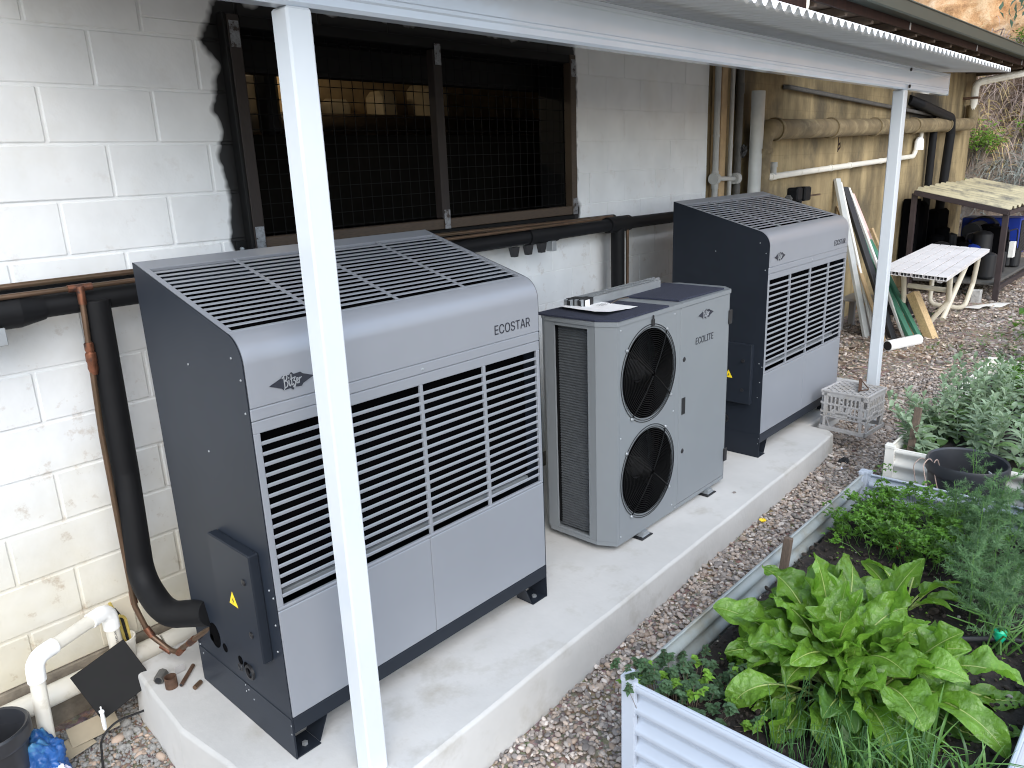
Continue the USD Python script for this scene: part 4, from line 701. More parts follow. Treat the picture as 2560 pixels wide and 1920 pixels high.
instancer('/World/grass', GT, np.stack([x, y, gz(x)], 1), gr.integers(0, 3, n), gr.uniform(.03, .07, n), 5, 'thin green grass sprouting on the far ground', tilt=.2)
for k, (px, py, s, lb) in enumerate(((2.07, -1.50, .022, 'flat dark grey stone at the foot of the plinth'), (2.62, -1.30, .010, 'tiny brown pebble lying on the concrete pad'),)):
    v, f = pebble(70 + k, .4); zz = gz(px) + .016 if k == 0 else .143; obj('stone', (v * s + [px, py, zz], f), 'pebble_4' if k == 0 else 'pebble_1', None, lb, 'stone', smooth=True)
yf_ = thing('yellow_flower', 'single bright yellow fallen flower on the gravel by the plinth', 'flower', (2.63, -1.475, float(gz(2.63)) + .022))
for k in range(5):
    a = 2 * PI * k / 5; d = V(math.cos(a), math.sin(a), 0); s = V(-d[1], d[0], 0); obj('petal', MB().grid(np.array([[d * r - s * w + V(0, 0, h), d * r + V(0, 0, h - .003), d * r + s * w + V(0, 0, h)] for r, w, h in ((.002, .002, 0), (.012, .010, .008), (.020, .008, .016))])), 'yellow_petal', yf_, smooth=True)
obj('plastic_scrap', crumple((3.80, -1.50, float(gz(3.8)) + .014), .045, 4, (1.3, .7, .35)), 'black_plastic', None, 'scrap of black plastic on the gravel beside the crate', 'plastic scrap', smooth=20)
obj('plastic_scrap', crumple((3.66, -1.53, float(gz(3.6)) + .012), .016, 6, (1.2, .8, .5)), 'bag_white', None, 'scrap of blue and white wrapper on the gravel', 'plastic scrap', smooth=20)

# ------------------------------------------------------------------ milk crate, upside down, and the iron on it
ck = thing('milk_crate', 'grey plastic milk crate upside down at the pad end', 'crate', (3.952, -1.570, .141), math.radians(-4))
CS, CH = .33, .285
def cbar(name, segs, b=.002):
    mb = MB()
    for lo, hi in segs: mb.box(lo, hi, b)
    return obj(name, mb, 'crate_grey', ck)
def wallseg(fn):
    out = []
    out += [((0, 0, 0), (CS, .012, .028)), ((.012, .004, .245), (CS - .012, .014, .275)), ((.014, .003, .183), (CS - .014, .013, .197)), ((.014, .003, .123), (CS - .014, .013, .137)), ((.012, .004, .095), (CS - .012, .012, .105))]
    for i, x in enumerate(np.linspace(.055, CS - .055, 9)):
        out.append(((x - .0055, .004, .106), (x + .0055, .012, .245)))
    out += [((0.03, .004, .028), (.05, .016, .275)), ((CS - .05, .004, .028), (CS - .03, .016, .275)), ((.115, .003, .106), (.20, .011, .150))]
    return out
def rotseg(segs, k):
    mb = MB(); c, s = math.cos(k * PI / 2), math.sin(k * PI / 2); Rz = np.array([[c, -s, 0], [s, c, 0], [0, 0, 1]]); ctr = V(CS / 2, CS / 2, 0)
    for lo, hi in segs: mb.box(V(*lo) - ctr, V(*hi) - ctr, .0015, Rz, ctr)
    for x0, x1 in ((.05, .075), (CS - .05, CS - .075)): mb.prism(Polygon([(x0, .095), (x1, .028), (x1 + .006, .028), (x0 + .006, .095)]), .008, (Rz @ (V(0, .006, 0) - ctr) + ctr, Rz @ V(1, 0, 0), (0, 0, 1), Rz @ V(0, 1, 0)))
    return mb
for k in range(4): obj('side_wall', rotseg(wallseg(0), k), 'crate_grey', ck)
tb = MB()
for t in np.linspace(-CS, CS, 13):
    for sgn in (1, -1):
        a = V(max(0, t) + .0, 0) if True else 0; l = LineString([(t, 0), (t + CS, CS)]) if sgn > 0 else LineString([(t + CS, 0), (t, CS)]); g = l.intersection(sbox(.012, .012, CS - .012, CS - .012))
        if g.length > .03: 
            (xa, ya), (xb, yb) = g.coords[0], g.coords[-1]; tb.prism(LineString([(xa, ya), (xb, yb)]).buffer(.0048, cap_style=2), .009, ((0, 0, CH - .012 + .0003 * sgn), (1, 0, 0), (0, 1, 0), (0, 0, 1)))
tb.box((0.004, .004, CH - .02), (CS - .004, .02, CH), .003).box((.004, CS - .02, CH - .02), (CS - .004, CS - .004, CH), .003).box((.004, .021, CH - .02), (.02, CS - .021, CH), .003).box((CS - .02, .021, CH - .02), (CS - .004, CS - .021, CH), .003)
obj('base_lattice', tb, 'crate_grey', ck)
ir = thing('rusty_bracket', 'rusty bent iron bracket lying on top of the milk crate', 'bracket'); cz = .141 + CH + .006
obj('bar', MB().box((0, 0, 0), (.20, .022, .005), .001, np.column_stack([unit((.93, .30, .14)), unit((-.30, .93, 0)), (-.1, 0, 1)]), V(4.06, -1.49, cz)), 'rust_iron', ir); obj('rod', MB().tube(bend([(4.05, -1.47, cz), (4.13, -1.515, cz), (4.26, -1.41, cz + .03)], .02), .004, 8), 'rust_iron', ir)

# ------------------------------------------------------------------ raised garden beds
def corr_wall(a, b, z0, z1, n_out, mt_out, parent, pitch=.080, amp=.0125, name='side_panel', label=None):
    a, b = V(*a), V(*b); L = np.linalg.norm(b - a); T = (b - a) / L; zs = np.linspace(z0, z1, int((z1 - z0) / pitch * 10)); N = V(*n_out)
    w = amp * np.sin((z1 - zs) / pitch * 2 * PI + .6); mb = MB(); O = np.stack([np.column_stack([p[0] + N[0] * w, p[1] + N[1] * w, zs]) for p in (a, (a + b) / 2, b)])
    outer, inner = O, O - np.append(N, 0) * .0012; mb.grid(outer); mb.grid(inner[:, ::-1])
    p = obj(name, mb, mt_out, parent, label, smooth=60); tr_ = MB(); lo = np.minimum(a, b) - .006; hi = np.maximum(a, b) + .006
    tr_.box((lo[0], lo[1], z1 - .004), (hi[0], hi[1], z1 + .006), .003); obj('rim', tr_, mt_out, p); return p
def bed(name, label, x0, x1, y0, y1, z1, z0, mout, soil_z, seed):
    t = thing(name, label, 'garden bed'); e = .03
    corr_wall((x0 + e, y1), (x1 - e, y1), z0, z1, (0, 1), 'bed_inner' if mout == 'bed_steel' else mout, t); corr_wall((x0 + e, y0), (x1 - e, y0), z0, z1, (0, -1), mout, t); corr_wall((x0, y0 + e), (x0, y1 - e), z0, z1, (-1, 0), mout, t); corr_wall((x1, y0 + e), (x1, y1 - e), z0, z1, (1, 0), mout, t)
    for cx_, cy_ in ((x0, y1), (x0, y0), (x1, y1), (x1, y0)):
        sx, sy = (1 if cx_ == x0 else -1), (1 if cy_ == y0 else -1)
        q = Polygon([(0, 0), (.045, 0), (.045, .012), (.030, .012), (.026, .022), (.022, .026), (.012, .030), (.012, .045), (0, .045)]).buffer(.003).simplify(.0006); q = affinity.scale(q, sx, sy, origin=(0, 0))
        mb = MB(); mb.prism(q, z1 + .004 - z0, ((cx_ - sx * .012, cy_ - sy * .012, z0), (1, 0, 0), (0, 1, 0), (0, 0, 1))); o = obj('corner_post', mb, mout, t, smooth=20)
        mb = MB(); mb.prism(q.buffer(.003), .014, ((cx_ - sx * .012, cy_ - sy * .012, z1 + .0045), (1, 0, 0), (0, 1, 0), (0, 0, 1))); obj('cap', mb, mout, o, smooth=20)
    g1, g2 = np.meshgrid(np.arange(x0 + .02, x1 - .019, .03), np.arange(y0 + .02, y1 - .019, .03), indexing='ij'); S3 = np.stack([g1, g2, soil_z + (meshkit.fbm(np.stack([g1 * 5, g2 * 5, 0 * g1], -1), 3, seed) - .5) * .05 + (meshkit.fbm(np.stack([g1 * 22, g2 * 22, 0 * g1], -1), 3, seed + 1) - .5) * .03], -1)
    so = obj('garden_soil', MB().grid(S3), 'soil', None, 'dark crumbly soil filling the ' + label.split(' with')[0], None, None, 'structure', smooth=True); return t
B1 = (.570, 2.722, -2.955, -1.965)
bed('raised_bed', 'blue grey corrugated raised bed with spinach, parsley and dill nearest the camera', *B1, .395, -.12, 'bed_steel', .285, 4)
bed('raised_bed', 'cream corrugated raised bed with grey green sage beyond the black tub', 3.17, 5.59, -3.0, -1.945, .395, -.05, 'bed_cream', .30, 6)
SC = [('crumb_form_%d' % i, pebble(90 + i, .8), 'soil_crumb') for i in range(3)] + [('crumb_form_3', pebble(95, .8), 'perlite')]
x, y = scatter(4200, B1[0] + .03, B1[1] - .03, B1[2] + .03, B1[3] - .03, lambda a, b: True); n = len(x); instancer('/World/soil_crumbs', SC, np.stack([x, y, .290 + gr.uniform(-.012, .012, n)], 1), np.where(gr.random(n) < .03, 3, gr.integers(0, 3, n)), gr.lognormal(math.log(.0040), .42, n), 8, 'dark soil crumbs and pale flecks in the near bed', tilt=1)
obj('garden_stake', MB().box((-.012, -.016, -.2), (.012, .016, .14), .002, np.array([[1, 0, .10], [0, 1, -.05], [-.10, .05, 1]]), V(1.60, -2.03, .36)), 'timber_stake', None, 'weathered wooden stake against the inner side of the near bed', 'stake')
obj('garden_stake', MB().box((-.014, -.018, -.2), (.014, .018, .17), .002, np.array([[1, 0, .30], [0, 1, .0], [-.30, 0, 1]]), V(3.34, -2.02, .42)), 'timber_stake', None, 'brown leaning wooden stake among the sage at the cream bed', 'stake')
dp_ = thing('dripper', 'irrigation dripper with a green cap among the chives', 'dripper', (.945, -2.545, .28)); obj('stem', MB().cyl((0, 0, 0), (0, 0, .055), .006, 8), 'black_plastic', dp_); obj('cap', MB().lathe([(.009, 0), (.010, .012), (.006, .018), (0, .018)], (0, 0, .056), 12), 'green_plastic', dp_)
dp_ = thing('dripper', 'irrigation dripper with a red cap in front of the parsley', 'dripper', (2.07, -2.33, .28)); obj('stem', MB().cyl((0, 0, 0), (0, 0, .075), .007, 8), 'black_plastic', dp_); obj('cap', MB().lathe([(.009, 0), (.009, .02), (.006, .03), (0, .03)], (0, 0, .076), 10), 'red_plastic', dp_)
dp_ = thing('irrigation_pipe', 'black irrigation pipe with green fitting at the right of the near bed', 'pipe'); obj('pipe', MB().tube([(1.56, -2.66, .325), (1.66, -2.80, .335), (1.72, -2.95, .335)], .010, 10), 'black_plastic', dp_); obj('fitting', MB().lathe([(.013, -.02), (.022, 0), (.022, .022), (.014, .03)], (1.65, -2.79, .345), 10), 'green_plastic', dp_)

# ------------------------------------------------------------------ plants
def leaf_grid(base, az, el, pet, L, wd, droop, seed, n=24, m=11, cup=.25, ruf=.12, tipw=.55, twist=0.0, dr0=.35):
    r = np.random.default_rng(seed); N = n + 5; ds = np.concatenate([np.full(5, pet / 5), np.full(n, L / n)]); tt = np.cumsum(ds) / (pet + L)
    p = V(*base); path = [p]; dirs = []
    for k in range(N):
        e = el - droop * (dr0 * tt[k] + (1 - dr0) * tt[k] ** 2.2); a = az + twist * tt[k] * .5; d = V(math.cos(e) * math.cos(a), math.cos(e) * math.sin(a), math.sin(e)); p = p + d * ds[k]
        if p[2] < .292: p[2] = .292 + .002 * (k % 3)
        path.append(p); dirs.append(d)
    path = np.array(path); dirs = np.array(dirs + [dirs[-1]]); S = np.stack([-np.sin(np.full(N + 1, az)), np.cos(np.full(N + 1, az)), 0 * tt.repeat(1)[0] * np.zeros(N + 1)], 1); tw = twist * np.linspace(0, 1, N + 1)
    Nn = np.cross(dirs, S); Nn /= np.linalg.norm(Nn, axis=1, keepdims=True); S2 = S * np.cos(tw)[:, None] + Nn * np.sin(tw)[:, None]; N2 = np.cross(dirs, S2)
    b = path[5:]; Sb, Nb = S2[5:], N2[5:]; nb = len(b); t = np.linspace(0, 1, nb); prof = wd * .5 * np.clip(np.sin(PI * np.clip(t * .94 + .05, 0, 1) ** tipw), 0, 1) ** .75; prof[0] *= .55; prof[-1] = wd * .03
    j = np.linspace(-1, 1, m); ph = r.uniform(0, 6, 2); G = np.zeros((nb, m, 3))
    for q in range(m):
        s = j[q]; wav = ruf * abs(s) ** 2 * np.sin(t * r.uniform(11, 16) * 1.0 + ph[int(s > 0)]) * prof * 1.2; bl = (meshkit.noise(np.column_stack([t * 15, np.full(nb, s * 5 + seed), np.full(nb, 0.)]), seed % 50) - .5) * .26 * prof * min(1, abs(s) * 3) + (meshkit.noise(np.column_stack([t * 4, np.full(nb, s * 1.5 + seed), np.full(nb, 3.)]), seed % 50) - .5) * .30 * prof * min(1, abs(s) * 3)
        up_ = cup * abs(s) ** 1.3 * prof + wav + bl; G[:, q] = b + Sb * (prof * s * (1 - .12 * abs(s) * cup))[:, None] + Nb * up_[:, None]
    return G, path, dirs, N2
def big_leaf(parent, mt, stalk, **k):
    G, path, dirs, N2 = leaf_grid(**k); o = obj('leaf', MB().grid(G), mt, parent, smooth=True)
    nb = len(path); rr = np.interp(np.linspace(0, 1, nb), [0, .3, .9, 1], [.0046, .0030, .0005, .0002]); off = N2 * .0003; mb = MB().tube(path + off, rr, 6); obj('stalk', mb, stalk, o, smooth=True)
sp = thing('spinach_plant', 'broad leaved light green spinach clump in the middle of the near bed', 'plant'); sr = np.random.default_rng(12)
CR = V(1.12, -2.44, .285)
for k in range(120):
    az = 2.39996 * k + sr.normal(0, .25); f = k / 120; el = 1.50 - 1.05 * f ** 1.4 + sr.normal(0, .10); L = sr.uniform(.15, .245) * (.9 + .25 * f); pet = sr.uniform(.09, .20) * (.65 + .7 * (1 - abs(f - .5)))
    c = CR + V(math.cos(az), math.sin(az), 0) * sr.uniform(.0, .09) + V(sr.normal(0, .035), sr.normal(0, .025), 0)
    big_leaf(sp, 'leaf_spinach' if f < .75 or k % 3 else 'leaf_spinach_old', 'stalk_pale', base=c, az=az, el=el, pet=pet, L=L, wd=sr.uniform(.095, .155), droop=sr.uniform(.35, 2.0) + .5 * f, seed=100 + k, twist=sr.normal(0, .75), ruf=sr.uniform(.15, .32), cup=sr.uniform(.0, .45), tipw=sr.uniform(.7, 1.15))
for k, (az, L, pet) in enumerate(((-2.6, .19, .17), (2.9, .18, .16), (-1.2, .20, .2), (-.75, .22, .22), (-.5, .2, .25), (-1.7, .17, .18), (-.2, .21, .2), (.5, .18, .2), (1.0, .17, .16), (2.2, .16, .16), (-2.0, .19, .13), (-.95, .2, .3), (-2.9, .15, .14), (-1.45, .21, .30), (-1.15, .22, .36), (-.65, .22, .34), (-.35, .21, .33), (-1.0, .2, .22), (-1.6, .2, .24), (-.05, .2, .3), (3.0, .2, .2), (2.6, .2, .22), (-2.75, .2, .24), (-2.35, .18, .26))):
    big_leaf(sp, 'leaf_spinach_old' if k % 3 == 0 else 'leaf_spinach', 'stalk_pale', base=CR + V(math.cos(az), math.sin(az), 0) * .04, az=az, el=.45, pet=pet, L=L, wd=.10, droop=1.3, seed=300 + k, twist=sr.normal(0, .4), ruf=.2, cup=.2, dr0=.6)
sp2 = thing('spinach_plant', 'smaller spinach plant with arching leaves behind the broad clump', 'plant')
for k in range(12):
    az = 2.4 * k; big_leaf(sp2, 'leaf_spinach', 'stalk_pale', base=(1.74 + .02 * math.cos(az), -2.46 + .02 * math.sin(az), .285), az=az, el=1.25 - .05 * k, pet=.07, L=sr.uniform(.14, .2), wd=.065, droop=sr.uniform(.8, 2.6), seed=500 + k, twist=sr.normal(0, .5), cup=.5)

def leaflet(c, d, up, l, w, bendk=.25):
    s = unit(np.cross(d, up)); up = np.cross(s, d)
    return np.array([[c - s * w * .15, c + up * -.02 * l, c + s * w * .15], [c + d * l * .45 - s * w + up * .1 * l, c + d * l * .45, c + d * l * .45 + s * w + up * .1 * l], [c + d * l * .95 - s * w * .1 - up * bendk * l, c + d * l - up * bendk * l, c + d * l * .95 + s * w * .1 - up * bendk * l]])
def rdir(r, up=.3): v = r.normal(0, 1, 3); v[2] = abs(v[2]) * .6 + up; return unit(v)
pa = thing('parsley_plant', 'dense bright green curly parsley in the far left corner of the near bed', 'plant'); pr2 = np.random.default_rng(33)
for k in range(190):
    b = V(pr2.uniform(2.04, 2.56), pr2.uniform(-2.52, -2.08), .285); out = V(pr2.normal(0, .06), pr2.normal(0, .06), 0); h = pr2.uniform(.05, .19); tip = b + out + V(0, 0, h); mb = MB()
    for q in range(13):
        c = tip + pr2.normal(0, 1, 3) * V(.019, .019, .012); 
        for w in range(5):
            a = 2 * PI * w / 5 + pr2.uniform(0, 1); d = unit(V(math.cos(a), math.sin(a), pr2.uniform(-.2, .9))); mb.grid(leaflet(c, d, V(0, 0, 1), pr2.uniform(.010, .017), pr2.uniform(.004, .0068), pr2.uniform(-.3, .5)))
    o = obj('frond', mb, 'leaf_parsley', pa, smooth=False); obj('stem', MB().tube([b, b + out * .4 + V(0, 0, h * .6), tip], .0013, 4, False), 'leaf_blade', o)
for k, (x, y, z) in enumerate(((2.66, -2.07, .47), (2.60, -2.22, .45), (2.63, -2.40, .44), (2.55, -2.12, .41))):
    mb = MB(); tip = V(x, y, z)
    for q in range(10):
        c = tip + pr2.normal(0, 1, 3) * V(.022, .022, .010)
        for w in range(5):
            a = 2 * PI * w / 5; d = unit(V(math.cos(a), math.sin(a), pr2.uniform(-.3, .6))); mb.grid(leaflet(c, d, V(0, 0, 1), .013, .005, .3))
    o = obj('frond', mb, 'leaf_parsley', pa, smooth=False); obj('stem', MB().tube([(x - .04, y - .03, .29), (x - .01, y, z - .06), tip], .0014, 4, False), 'leaf_blade', o)
def feathery(parent, b, h, r, mt, nsp=11, nth=95, sp_=.13, stem='leaf_blade', w0=.0009):
    lean = V(r.normal(0, .12), r.normal(0, .12), 1) * h; mb = MB(); st = MB().tube([b, b + lean * .5 + V(r.normal(0, .01), r.normal(0, .01), 0), b + lean], [.003, .0025, .001], 5, False)
    for k in range(nsp):
        t = .25 + .75 * k / nsp; c = b + lean * t; a = 2.4 * k + r.uniform(0, 1); d = unit(V(math.cos(a), math.sin(a), r.uniform(.2, .9))); l = sp_ * (1.1 - .6 * t) * r.uniform(.7, 1.2); st.tube([c, c + d * l * .6, c + d * l + V(0, 0, -.01)], .0008, 3, False)
        for q in range(nth):
            s = r.uniform(.1, 1); p = c + d * l * s; e = unit(d * .6 + r.normal(0, .75, 3)); ll = r.uniform(.012, .034) * (1.15 - .5 * s); sd = unit(np.cross(e, r.normal(0, 1, 3))) * w0
            mid = p + e * ll * .5 + V(0, 0, .002); mb.add([p - sd, p + sd, mid + sd, mid - sd, p + e * ll], [(0, 1, 2), (0, 2, 3), (3, 2, 4)])
    o = obj('stem', st, stem, parent); obj('feathery_leaf', mb, mt, o, smooth=False)
drr = np.random.default_rng(44)
for (x0_, y0_, n_, hh, lb) in ((2.30, -2.62, 17, .36, 'tall feathery blue green dill beside the parsley'), (1.92, -2.74, 15, .29, 'wispy dill to the right of the spinach clump'), (2.45, -2.84, 14, .33, 'pale feathery dill at the far right corner of the near bed')):
    dl = thing('dill_plant', lb, 'plant')
    for k in range(n_): feathery(dl, V(x0_ + drr.normal(0, .11), y0_ + drr.normal(0, .07), .285), hh * drr.uniform(.65, 1.15), drr, 'leaf_dill')
fn = thing('fennel_stalks', 'bare pale green fennel stalks under the dill at the right of the bed', 'plant')
for k in range(26):
    a = drr.uniform(-2.8, 2.8); b = V(1.66 + drr.normal(0, .03), -2.80 + drr.normal(0, .03), .285); l = drr.uniform(.12, .26); obj('stalk', MB().tube([b, b + V(math.cos(a) * l * .3, math.sin(a) * l * .3, l * .5), b + V(math.cos(a) * l * .8, math.sin(a) * l * .8, l * .62)], [.004, .003, .0015], 5, False), 'leaf_blade', fn)
og = thing('oregano_plant', 'low dark green oregano with small round leaves at the near bed corner', 'plant'); orr = np.random.default_rng(55)
for k in range(120):
    if k < 46: b = V(orr.normal(.64, .045), orr.normal(-2.01, .05), .36 + orr.uniform(0, .06))
    else: b = V(orr.normal(.76, .075), orr.normal(-2.17, .085), .295 + orr.uniform(0, .075))
    if b[0] < .6 and b[1] < -2.0: b[0] = .62
    top_ = b + V(orr.normal(0, .012), orr.normal(0, .012), .02); mb = MB()
    for q in range(4):
        c = b + (top_ - b) * q / 3
        for w in range(4):
            a = PI / 2 * w + .8 * q + orr.uniform(0, .4); d = unit(V(math.cos(a), math.sin(a), orr.uniform(-.1, .5))); mb.grid(leaflet(c, d, V(0, 0, 1), orr.uniform(.017, .025) * (1 - .12 * q), orr.uniform(.0075, .0105) * (1 - .1 * q), .2))
    o = obj('sprig', mb, 'leaf_oregano' if k % 6 else 'leaf_fresh', og, smooth=True); obj('stem', MB().tube([V(.68 + (b[0] - .68) * .8, -2.1 + (b[1] + 2.1) * .8, .288), b, top_], .001, 4, False), 'bark', o)
chv = thing('chive_plant', 'thin wiry chives along the front edge of the near bed', 'plant'); cr_ = np.random.default_rng(66)
for k in range(190):
    b = V(cr_.uniform(.62, .90), cr_.uniform(-2.82, -2.38), .285); a = cr_.uniform(0, 2 * PI); l = cr_.uniform(.08, .19); d = V(math.cos(a), math.sin(a), 0) * l; e = cr_.uniform(.1, .8)
    obj('leaf', MB().tube([b, b + d * .12 + V(0, 0, l * .6), b + d * .45 * e + V(0, 0, l * .95), b + d * .9 * e + V(0, 0, l * (1.0 - .35 * e))], [.0016, .0015, .0011, .0004], 4, False), 'leaf_chive', chv, smooth=True)
gcv = thing('garlic_chive_plant', 'flat bladed garlic chives at the bottom of the near bed', 'plant')
for k in range(120):
    b = V(cr_.uniform(.66, 1.0), cr_.uniform(-2.93, -2.62), .285); a = cr_.uniform(0, 2 * PI); l = cr_.uniform(.12, .27); d = V(math.cos(a), math.sin(a), 0); s = V(-d[1], d[0], 0); e = cr_.uniform(.15, .9); rows_ = []
    for t in np.linspace(0, 1, 7):
        p = b + d * l * (.15 * t + .75 * e * t ** 2) + V(0, 0, l * (t - .55 * e * t ** 2.4)); w = .0042 * (1 - t ** 3) + .0003; rows_.append([p - s * w, p + V(0, 0, -.0015), p + s * w])
    obj('leaf', MB().grid(np.array(rows_)), 'leaf_blade' if k % 4 else 'leaf_chive', gcv, smooth=True)
wd_ = thing('seedlings', 'tiny pale green seedlings scattered on the dark soil', 'seedlings', kind='stuff'); mb = MB()
for k in range(320):
    c = V(orr.uniform(.8, 2.2), orr.uniform(-2.9, -2.02), .297)
    for w in range(3):
        a = orr.uniform(0, 6.3); mb.grid(leaflet(c, unit(V(math.cos(a), math.sin(a), .3)), V(0, 0, 1), .008, .0035))
obj('foliage', mb, 'leaf_fresh', wd_, smooth=False)

# sage: many upright stems with paired grey leaves
def sage(name_label, spots, seed, lim=240):
    t = thing('sage_plant', name_label, 'plant'); r = np.random.default_rng(seed); cnt = 0
    for (bx_, by_, tx_, ty_, h) in spots:
        b = V(bx_, by_, .30); tp = V(tx_, ty_, .30 + h); mid = (b + tp) / 2 + V(r.normal(0, .02), r.normal(0, .02), .02); st = bend([b, mid, tp], .3, 5); so = obj('stem', MB().tube(st, np.linspace(.0034, .0018, len(st)), 5, False), 'leaf_sage', t)
        nn = int(4 + h * 20)
        for k in range(nn):
            f = (k + .6) / nn; c = b + (mid - b) * min(1, 2 * f) + (tp - mid) * max(0, 2 * f - 1); a0 = 1.57 * k + r.uniform(-.3, .3)
            for w in (0, PI):
                a = a0 + w; el = .25 + .9 * f ** 2 + r.normal(0, .15); d = unit(V(math.cos(a) * math.cos(el), math.sin(a) * math.cos(el), math.sin(el))); L = r.uniform(.062, .105) * (1.15 - .45 * f); wd = L * r.uniform(.16, .22) * (1.25 if f < .35 else 1)
                s = unit(np.cross(d, (0, 0, 1))); up_ = np.cross(s, d); rows_ = []
                for tq, wq in ((0, .2), (.25, .85), (.55, 1), (.82, .6), (1, .05)):
                    p = c + d * (L * tq + .008) - V(0, 0, 1) * L * .32 * tq ** 2; rows_.append([p - s * wd * wq + up_ * wd * .35 * wq, p, p + s * wd * wq + up_ * wd * .35 * wq])
                obj('leaf', MB().grid(np.array(rows_)), 'leaf_sage' if (f > .4 or k % 3) else 'leaf_sage_low', so, smooth=True); cnt += 1
    return t
sgr = np.random.default_rng(77)
def spots(n, x0, x1, y0, y1, h0, h1, lx, ly):
    return [(a := sgr.uniform(x0, x1), b := sgr.uniform(y0, y1), a + sgr.normal(lx, .05), b + sgr.normal(ly, .05), sgr.uniform(h0, h1)) for _ in range(n)]
sage('broad leaved green sage overhanging the left corner of the cream bed', spots(20, 3.28, 3.85, -2.12, -1.98, .12, .30, .02, .14), 1)
sage('tall grey green sage in the middle of the cream bed behind the stake', spots(32, 3.65, 4.45, -2.34, -2.00, .20, .42, -.02, .05), 2)
sage('silvery sage at the right of the cream bed above the black tub', spots(34, 3.35, 4.25, -2.72, -2.20, .14, .36, .0, -.02), 3)
sage('pale sage near the far end of the cream bed', spots(20, 4.2, 4.85, -2.65, -2.10, .16, .34, .02, .0), 4)
pc = thing('celery_plant', 'glossy flat leaved green herb at the far end of the cream bed', 'plant'); r5_ = np.random.default_rng(88)
for k in range(100):
    b = V(r5_.uniform(4.75, 5.45), r5_.uniform(-2.7, -2.12), .30); tip = b + V(r5_.normal(0, .06), r5_.normal(0, .06), r5_.uniform(.06, .20)); mb = MB()
    for q in range(9):
        c = tip + r5_.normal(0, 1, 3) * V(.03, .03, .012); a = r5_.uniform(0, 6.3); mb.grid(leaflet(c, unit(V(math.cos(a), math.sin(a), r5_.uniform(-.2, .4))), V(0, 0, 1), r5_.uniform(.03, .045), r5_.uniform(.010, .017)))
    o = obj('frond', mb, 'leaf_parsley', pc, smooth=True); obj('stem', MB().tube([b, tip], .002, 4, False), 'leaf_blade', o)
def bush(label, c, r, n, mt, seed, ls=(.04, .07), wr_=.38, mt2=None, name='leafy_shrub', zmin=None):
    t = thing(name, label, 'shrub'); rr = np.random.default_rng(seed); c = V(*c)
    for k in range(int(n / 12)):
        d = rdir(rr, .1); tip = c + d * V(*r) * rr.uniform(.55, 1.05); mb = MB()
        for q in range(12):
            p = tip + rr.normal(0, 1, 3) * np.array(r) * .16; a = rr.uniform(0, 6.3); l = rr.uniform(*ls); mb.grid(leaflet(p, unit(V(math.cos(a), math.sin(a), rr.uniform(-.4, .6))), V(0, 0, 1), l, l * wr_, rr.uniform(0, .5)))
        o = obj('foliage', mb, (mt2 if mt2 and rr.random() < .35 else mt), t, smooth=True); obj('branch', MB().tube([c - V(0, 0, r[2]), c + d * V(*r) * .4, tip], [.006, .004, .002], 4, False), 'bark', o)
    return t
bush('dark glossy leaved shrub at the right picture edge beyond the beds', (6.75, -2.25, .42), (.30, .26, .30), 130, 'leaf_parsley', 5, (.07, .12), .42)
bush('light green bushy herb at the right picture edge behind the dark shrub', (7.55, -2.12, .42), (.35, .26, .32), 520, 'leaf_hill', 6, (.025, .045), .25, 'leaf_fresh')
obj('black_tray', MB().box((9.0, -2.3, .22), (9.7, -1.72, .24), .004).box((9.0, -1.74, .24), (9.7, -1.72, .34), .004).box((9.0, -2.3, .24), (9.02, -1.742, .34), .004), 'pot_black', None, 'black plastic tray on the ground at the right picture edge', 'tray')

# black tubs between the beds
def tub(label, c, R_, h, seed, rot=0):
    t = thing('black_tub', label, 'tub', c); obj('body', MB().lathe([(R_ * .80, 0), (R_ * .93, h * .88), (R_ * .97, h * .88), (R_, h * .90), (R_, h * .97), (R_ * .97, h), (R_ * .925, h * .985), (R_ * .90, h * .9), (R_ * .77, .06), (0, .06)], (0, 0, 0), 44), 'pot_black', t); obj('potting_mix', MB().lathe([(R_ * .82, h * .42), (0, h * .45)], (0, 0, 0), 30), 'soil', t); return t
tub('wide black plastic tub between the two beds', (2.965, -2.375, -.02), .187, .51, 1)
tub('scuffed black tub cut by the right picture edge', (2.945, -2.80, -.02), .18, .50, 2)
dl = thing('dill_plant', 'small dill sprig growing in the wide black tub', 'plant')
for k in range(3): feathery(dl, V(2.99 + drr.normal(0, .03), -2.40 + drr.normal(0, .03), .22), .30 * drr.uniform(.8, 1.2), drr, 'leaf_dill', 8, 40, .09)
obj('plant_label', MB().box((-.025, -.001, 0), (.025, .001, .06), .0005, np.array([[.8, -.6, 0], [.6, .8, .2], [0, -.2, 1]]), V(2.93, -2.50, .40)), 'paper', None, 'white plant label in the wide black tub', 'plant label')
obj('pot_shard', MB().box((0, 0, 0), (.16, .07, .004), .001, np.column_stack([unit((.8, -.5, .15)), unit((.5, .8, .1)), unit((-.15, 0, 1))]), V(2.88, -2.32, .36)), 'pot_black', None, 'black plastic shard lying inside the wide black tub', 'plastic scrap')
dt = thing('dead_vine', 'dry curled grey vine hanging over the rim of the black tub', 'plant')
for k in range(3): obj('tendril', MB().tube(bend([(2.90 + .03 * k, -2.26 - .02 * k, .30), (2.86, -2.20 - .03 * k, .51), (2.80 + .02 * k, -2.17 - .04 * k, .47), (2.78, -2.20 - .05 * k, .36)], .04, 6), .0025, 5), 'dry_frond', dt)

